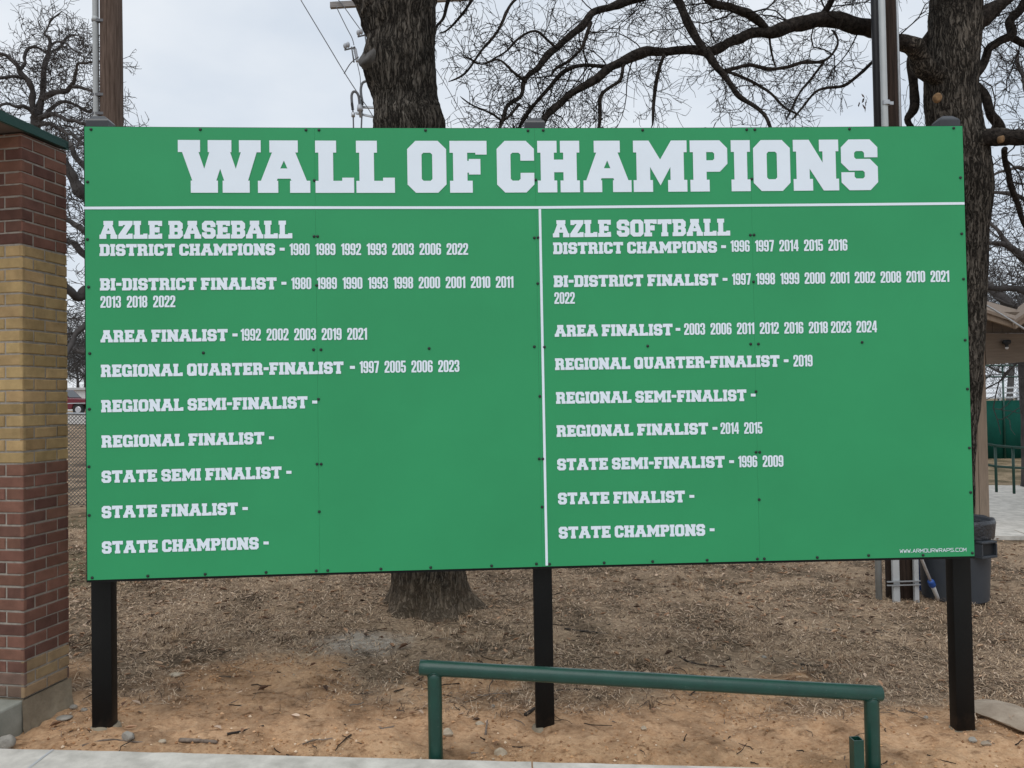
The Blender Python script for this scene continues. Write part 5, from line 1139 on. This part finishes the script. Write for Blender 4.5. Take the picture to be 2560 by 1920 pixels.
# pale low building behind the pickup
q = lv(-42.5, 76); b = MB(); zz = gz(q.x, q.y); yw = math.atan2(HR.y, HR.x)
lb = thing('low_building', 'low pale building with a white roof edge behind the red pickup', 'building', (q.x, q.y, zz))
b.box((q.x, q.y, zz+1.0), 9, 4, 2.0, yw); recalc(b.build('wall', m_lightgrey, lb))
b = MB(); b.box((q.x, q.y, zz+2.12), 9.6, 4.6, .22, yw); recalc(b.build('roof', m_pvcwhite, lb))
b = MB(); b.box((q.x+2*HR.x, q.y-2.0, zz+1.1), 1.6, .06, .9, yw); b.build('window', m_glass, lb)

# ------------------------------------------------------------------ stones and sticks
def stone(px, py, wpx, hpx, m, label, seed, squash=.8, name='stone', cat='stone'):
    p = gnd(px, py+hpx*.3); k = depth(p)/FPX; rx, rz = wpx*k/2, hpx*k/2
    bm = bmesh.new(); bmesh.ops.create_icosphere(bm, subdivisions=3, radius=1); rs = random.Random(seed)
    pl = [(Vector((rs.uniform(-1, 1), rs.uniform(-1, 1), rs.uniform(-.6, 1))).normalized(), rs.uniform(.62, .9)) for _ in range(9)]
    for v in bm.verts:
        d = v.co.normalized(); q = d.copy()
        for n_, c_ in pl:
            e = q.dot(n_)
            if e > c_: q = q-n_*(e-c_)
        v.co = q*(1+.06*noise.noise(d*3+Vector((seed, 0, 0)))+.04*noise.noise(d*8))
    b = MB(); z = hground(p.x, p.y); b.bm(bm, Matrix.Translation((p.x, p.y, z+rz*.55)) @ Matrix.Diagonal((rx, rx*squash, rz, 1)))
    return tag(autosmooth(b.build(name, m, origin=(p.x, p.y, z)), 28), label, cat)
stone(10, 1844, 54, 40, m_rock, 'large grey rock lying against the patio slab corner', 1)
stone(322, 1847, 36, 24, m_rock, 'rough grey stone in front of the left sign post', 2)
stone(1120, 1831, 28, 22, m_rockpale, 'pale block of stone just right of the left rail post', 3)
stone(1252, 1876, 34, 26, m_rockpale, 'cream rock by the sidewalk edge under the pipe rail', 4)
stone(1200, 1803, 24, 14, m_rockpale, 'flat pale stone lying beside an upright stick', 5)
stone(1321, 1750, 16, 10, m_rockpale, 'small pale stone left of the middle sign post', 6)
stone(1233, 1761, 12, 9, m_rock, 'little grey stone seen just under the pipe rail', 15)
stone(1609, 1836, 17, 12, m_rockpale, 'white chip of stone right of the middle sign post', 7)
stone(2432, 1872, 24, 13, m_rock, 'pale grey stone in front of the right sign post', 8)
stone(2466, 1881, 26, 11, m_slabrock, 'flat tan stone right of the right sign post', 9)
stone(1910, 1640, 13, 8, m_rock, 'small white stone among dry grass behind the pipe rail', 10)
stone(2314, 1800, 14, 9, m_rock, 'small grey stone between right rail post and right sign post', 11)
stone(405, 1851, 22, 12, m_rockpale, 'tan stone chip at the end of the long thin twig', 12)
stone(2510, 1795, 150, 40, m_slabrock, 'broad flat tan rock slab half buried beyond the right sign post', 13, 1.5)
stone(440, 1689, 40, 10, m_rockpale, 'pale flat stone chip in soil behind the left sign post', 14)
stone(182, 1750, 22, 12, m_rock, 'whitish concrete crumb beside the brick pier footing', 16)
stone(210, 1760, 20, 11, m_rock, 'whitish concrete crumb between pier footing and left sign post', 17)
stone(160, 1776, 40, 12, m_rock, 'long flat concrete crumb in front of the pier footing', 18)
def stick(pts2, rpx, m, label, seed, up=0.0):
    P = [gnd(x, y) for x, y in pts2]; k = depth(P[0])/FPX; r = rpx*k
    P = [Vector((p.x, p.y, hground(p.x, p.y)+r*.7+(up if i == len(P)-1 else 0))) for i, p in enumerate(P)]
    Q = [Vector(q) for q in smooth_path([tuple(p) for p in P], 6)]
    Q = [q+Vector((0, 0, 0)) if i in (0, len(Q)-1) else q+Vector((noise.noise(q*9), noise.noise(q*9+Vector((5, 5, 5))), .3*abs(noise.noise(q*7))))*r*.7 for i, q in enumerate(Q)]
    b = MB(); b.tube(Q, [r*(1-.4*i/len(Q)) for i in range(len(Q))], 8, bumpf=lambda p, d, t: r*.25*noise.noise(p*40)); return tag(b.build('stick', m, smooth=True, origin=P[0]), label, 'stick')
stick([(451, 1849), (500, 1855), (541, 1863)], 6, m_stick, 'thick weathered stick lying near the sidewalk on the left', 1)
stick([(568, 1841), (610, 1834), (660, 1830)], 3.2, m_stickdark, 'dark slightly curved stick on the soil left of the rail', 2)
stick([(205, 1868), (270, 1859), (340, 1857), (414, 1856)], 2.6, m_stick, 'long thin twig along the sidewalk edge on the left', 3)
stick([(1214, 1839), (1215, 1822), (1219, 1806)], 3.0, m_stick, 'short grey stick tilted up beside a flat pale stone', 4, .02)
stick([(1313, 1793), (1339, 1782)], 5, m_stickdark, 'short thick dark stick touching the middle sign post', 5)
stick([(1384, 1732), (1430, 1730), (1475, 1733)], 2.4, m_stickdark, 'thin dark twig right of the middle post below the rail', 6)
stick([(1411, 1578), (1450, 1582), (1496, 1588)], 3.2, m_stickdark, 'dark stick in the dry grass right of the middle post', 7)
stick([(2063, 1580), (2090, 1585), (2113, 1588)], 3, m_stick, 'pale grey stick in dry grass before the strapped pole', 8)
stick([(1697, 1641), (1722, 1660), (1760, 1664), (1799, 1668)], 2.6, m_stickdark, 'forked looking dark twig in dry grass above the rail', 9)
stick([(985, 1735), (1010, 1730)], 2.2, m_stickdark, 'small dark twig left of the left rail post', 10)
stick([(2000, 1660), (2040, 1668), (2070, 1664)], 2.4, m_stickdark, 'small dark twig right of centre behind the rail', 11)

# ------------------------------------------------------------------ litter: dry grass, leaves, soil crumbs
R = np.random.RandomState(3)
def scatter(name, N_, xr, dr, gen, mask=None, cols=None, m=m_litter):
    V = []; F = []; C = []
    while N_ > 0:
        N_ -= 1
        u = R.rand(); d = dr[0]+(dr[1]-dr[0])*u**1.25; x = (xr[0]+(xr[1]-xr[0])*R.rand())*max(1, d/7.0); p = lv(x, d)
        if mask and R.rand() > mask(p, x, d): continue
        z = hground(p.x, p.y); vs, fs = gen(p.x, p.y, z); o = len(V); V += vs; c = cols[R.randint(len(cols))]; kk = .7+.6*R.rand(); c = (c[0]*kk, c[1]*kk, c[2]*kk, 1)
        for f in fs: F.append([i+o for i in f]); C += [c]*len(f)
    me = bpy.data.meshes.new(name); me.from_pydata(V, [], F); a = me.color_attributes.new('tint', 'FLOAT_COLOR', 'CORNER'); a.data.foreach_set('color', np.array(C, dtype=np.float32).ravel()); me.materials.append(m)
    o = bpy.data.objects.new(name, me); COL.objects.link(o); return stuff(o)
def blade(x, y, z):
    a = R.rand()*2*PI; l = .016+.06*R.rand()**1.7; w_ = .0011+.0019*R.rand(); t = abs(R.randn())*.2; cx, sx = math.cos(a), math.sin(a); dx, dy = cx*l, sx*l; nx_, ny_ = -sx*w_, cx*w_; h = l*t; bz = .004+.012*R.rand(); q = R.randn()*.1*l
    return [(x-nx_, y-ny_, z+bz-.004), (x+nx_, y+ny_, z+bz-.004), (x+dx*.55+nx_-sx*q, y+dy*.55+ny_+cx*q, z+bz+h*.7), (x+dx*.55-nx_-sx*q, y+dy*.55-ny_+cx*q, z+bz+h*.7), (x+dx-sx*q*1.2, y+dy+cx*q*1.2, z+bz+h*.75)], [(0, 1, 2, 3), (3, 2, 4)]
def leaf(x, y, z):
    a = R.rand()*2*PI; l = .026+.055*R.rand()**1.5; w_ = l*(.22+.25*R.rand()); cx, sx = math.cos(a), math.sin(a); cu = (.15+.5*R.rand())*w_; t = R.randn()*.25; b0 = .006+.012*R.rand()
    P = lambda s, n, h: (x+cx*s*l-sx*n*w_, y+sx*s*l+cx*n*w_, z+b0+h+max(-.3, t)*s*l*.6)
    return [P(-.5, 0, 0), P(-.15, -.5, cu), P(.25, -.45, cu*.8), P(.5, 0, .004), P(.25, .45, cu*.8), P(-.15, .5, cu), P(0, 0, -.002)], [(0, 1, 6), (1, 2, 6), (2, 3, 6), (3, 4, 6), (4, 5, 6), (5, 0, 6)]
def crumb(x, y, z):
    r = .0025+.009*R.rand()**3; vs = [(x+r*(1+.4*R.randn()*.5)*ox, y+r*(1+.4*R.randn()*.5)*oy, z+r*.3+r*.8*oz*(1+.25*R.randn())) for ox, oy, oz in ((1, 0, 0), (0, 1, 0), (-1, 0, 0), (0, -1, 0), (0, 0, 1), (0, 0, -1))]
    return vs, [(0, 1, 4), (1, 2, 4), (2, 3, 4), (3, 0, 4), (1, 0, 5), (2, 1, 5), (3, 2, 5), (0, 3, 5)]
def gm_(p, x, d):
    s = soil_mask(p) if d < 9 else 0
    if x < -2.62 and d < 4.75: return 0
    return (1-s)**1.3*(.30+1.1*max(0, min(1, .5+1.6*noise.noise(Vector((p.x*.9, p.y*.9, 4))))))+.02
GC = [(0.506, 0.376, 0.256), (0.405, 0.288, 0.191), (0.314, 0.215, 0.141), (0.587, 0.459, 0.337), (0.091, 0.062, 0.044), (0.466, 0.341, 0.231), (0.162, 0.113, 0.081), (0.243, 0.166, 0.111)]
scatter('dry_grass', 230000, (-4.6, 5.0), (4.5, 10.5), blade, gm_, GC)
LC = [(0.364, 0.224, 0.141), (0.283, 0.166, 0.101), (0.445, 0.303, 0.201), (0.172, 0.102, 0.068), (0.527, 0.4, 0.302), (0.091, 0.059, 0.043)]
def lm_(p, x, d):
    s = soil_mask(p) if d < 9 else 0
    if x < -2.62 and d < 4.75: return 0
    k = (1-s)*(.15+.3*max(0, noise.noise(Vector((p.x*.7, p.y*.7, 14))))+.35*sm(6.3, 7.2, d))+.022
    if x < -3: k += .5
    return k
scatter('fallen_leaves', 15000, (-4.8, 5.0), (4.1, 12.5), leaf, lm_, LC)
SC = [(.46, .27, .145), (.38, .215, .11), (.50, .31, .18), (.44, .28, .165), (.32, .175, .09), (.24, .13, .068), (.42, .25, .13), (.58, .45, .32)]
scatter('soil_crumbs', 26000, (-3.2, 3.3), (3.93, 5.6), crumb, lambda p, x, d: 0 if (x < -2.62 and d < 4.75) else soil_mask(p)*(.10+1.3*max(0, noise.noise(Vector((p.x*2.2, p.y*2.2, 8)))))+.2*math.exp(-((d-3.97)/.05)**2), SC)
def tuft(x, y, z):
    V = []; F = []
    for _ in range(R.randint(6, 16)):
        a = R.rand()*2*PI; l = .03+.07*R.rand(); w_ = .0016; le = .25+.9*R.rand(); bx, by = x+R.randn()*.012, y+R.randn()*.012; c, s_ = math.cos(a), math.sin(a); o = len(V)
        V += [(bx-s_*w_, by+c*w_, z-.003), (bx+s_*w_, by-c*w_, z-.003), (bx+c*l*le*.5+s_*w_, by+s_*l*le*.5-c*w_, z+l*.55), (bx+c*l*le*.5-s_*w_, by+s_*l*le*.5+c*w_, z+l*.55), (bx+c*l*le, by+s_*l*le, z+l*(.9-.5*le))]; F += [(o, o+1, o+2, o+3), (o+3, o+2, o+4)]
    return V, F
scatter('grass_tufts', 5200, (-4.6, 5.0), (4.4, 10.0), tuft, lambda p, x, d: 0 if (x < -2.62 and d < 4.75) else max(0, (1-soil_mask(p))*(.1+1.1*noise.noise(Vector((p.x*1.3, p.y*1.3, 21)))))+.01, GC)
def twiglet(x, y, z):
    a = R.rand()*2*PI; l = .05+.22*R.rand()**2; r = .0012+.0028*R.rand(); n = 5; V = []; F = []; px, py = x, y
    for k in range(n):
        c, s_ = math.cos(a), math.sin(a); rr = r*(1-.5*k/n)
        V += [(px-s_*rr, py+c*rr, z+.004), (px, py, z+.004+rr*2), (px+s_*rr, py-c*rr, z+.004)]
        px += c*l/n; py += s_*l/n; a += R.randn()*.35; z += R.randn()*.002
    for k in range(n-1):
        for q in range(3): F.append((k*3+q, k*3+(q+1) % 3, k*3+3+(q+1) % 3, k*3+3+q))
    return V, F
scatter('twig_litter', 2600, (-4.6, 5.0), (4.0, 10.5), twiglet, lambda p, x, d: 0 if (x < -2.62 and d < 4.75) else .25+.5*(1-soil_mask(p)), [(.05, .038, .03), (.09, .07, .055), (.035, .027, .022), (.17, .14, .115)])
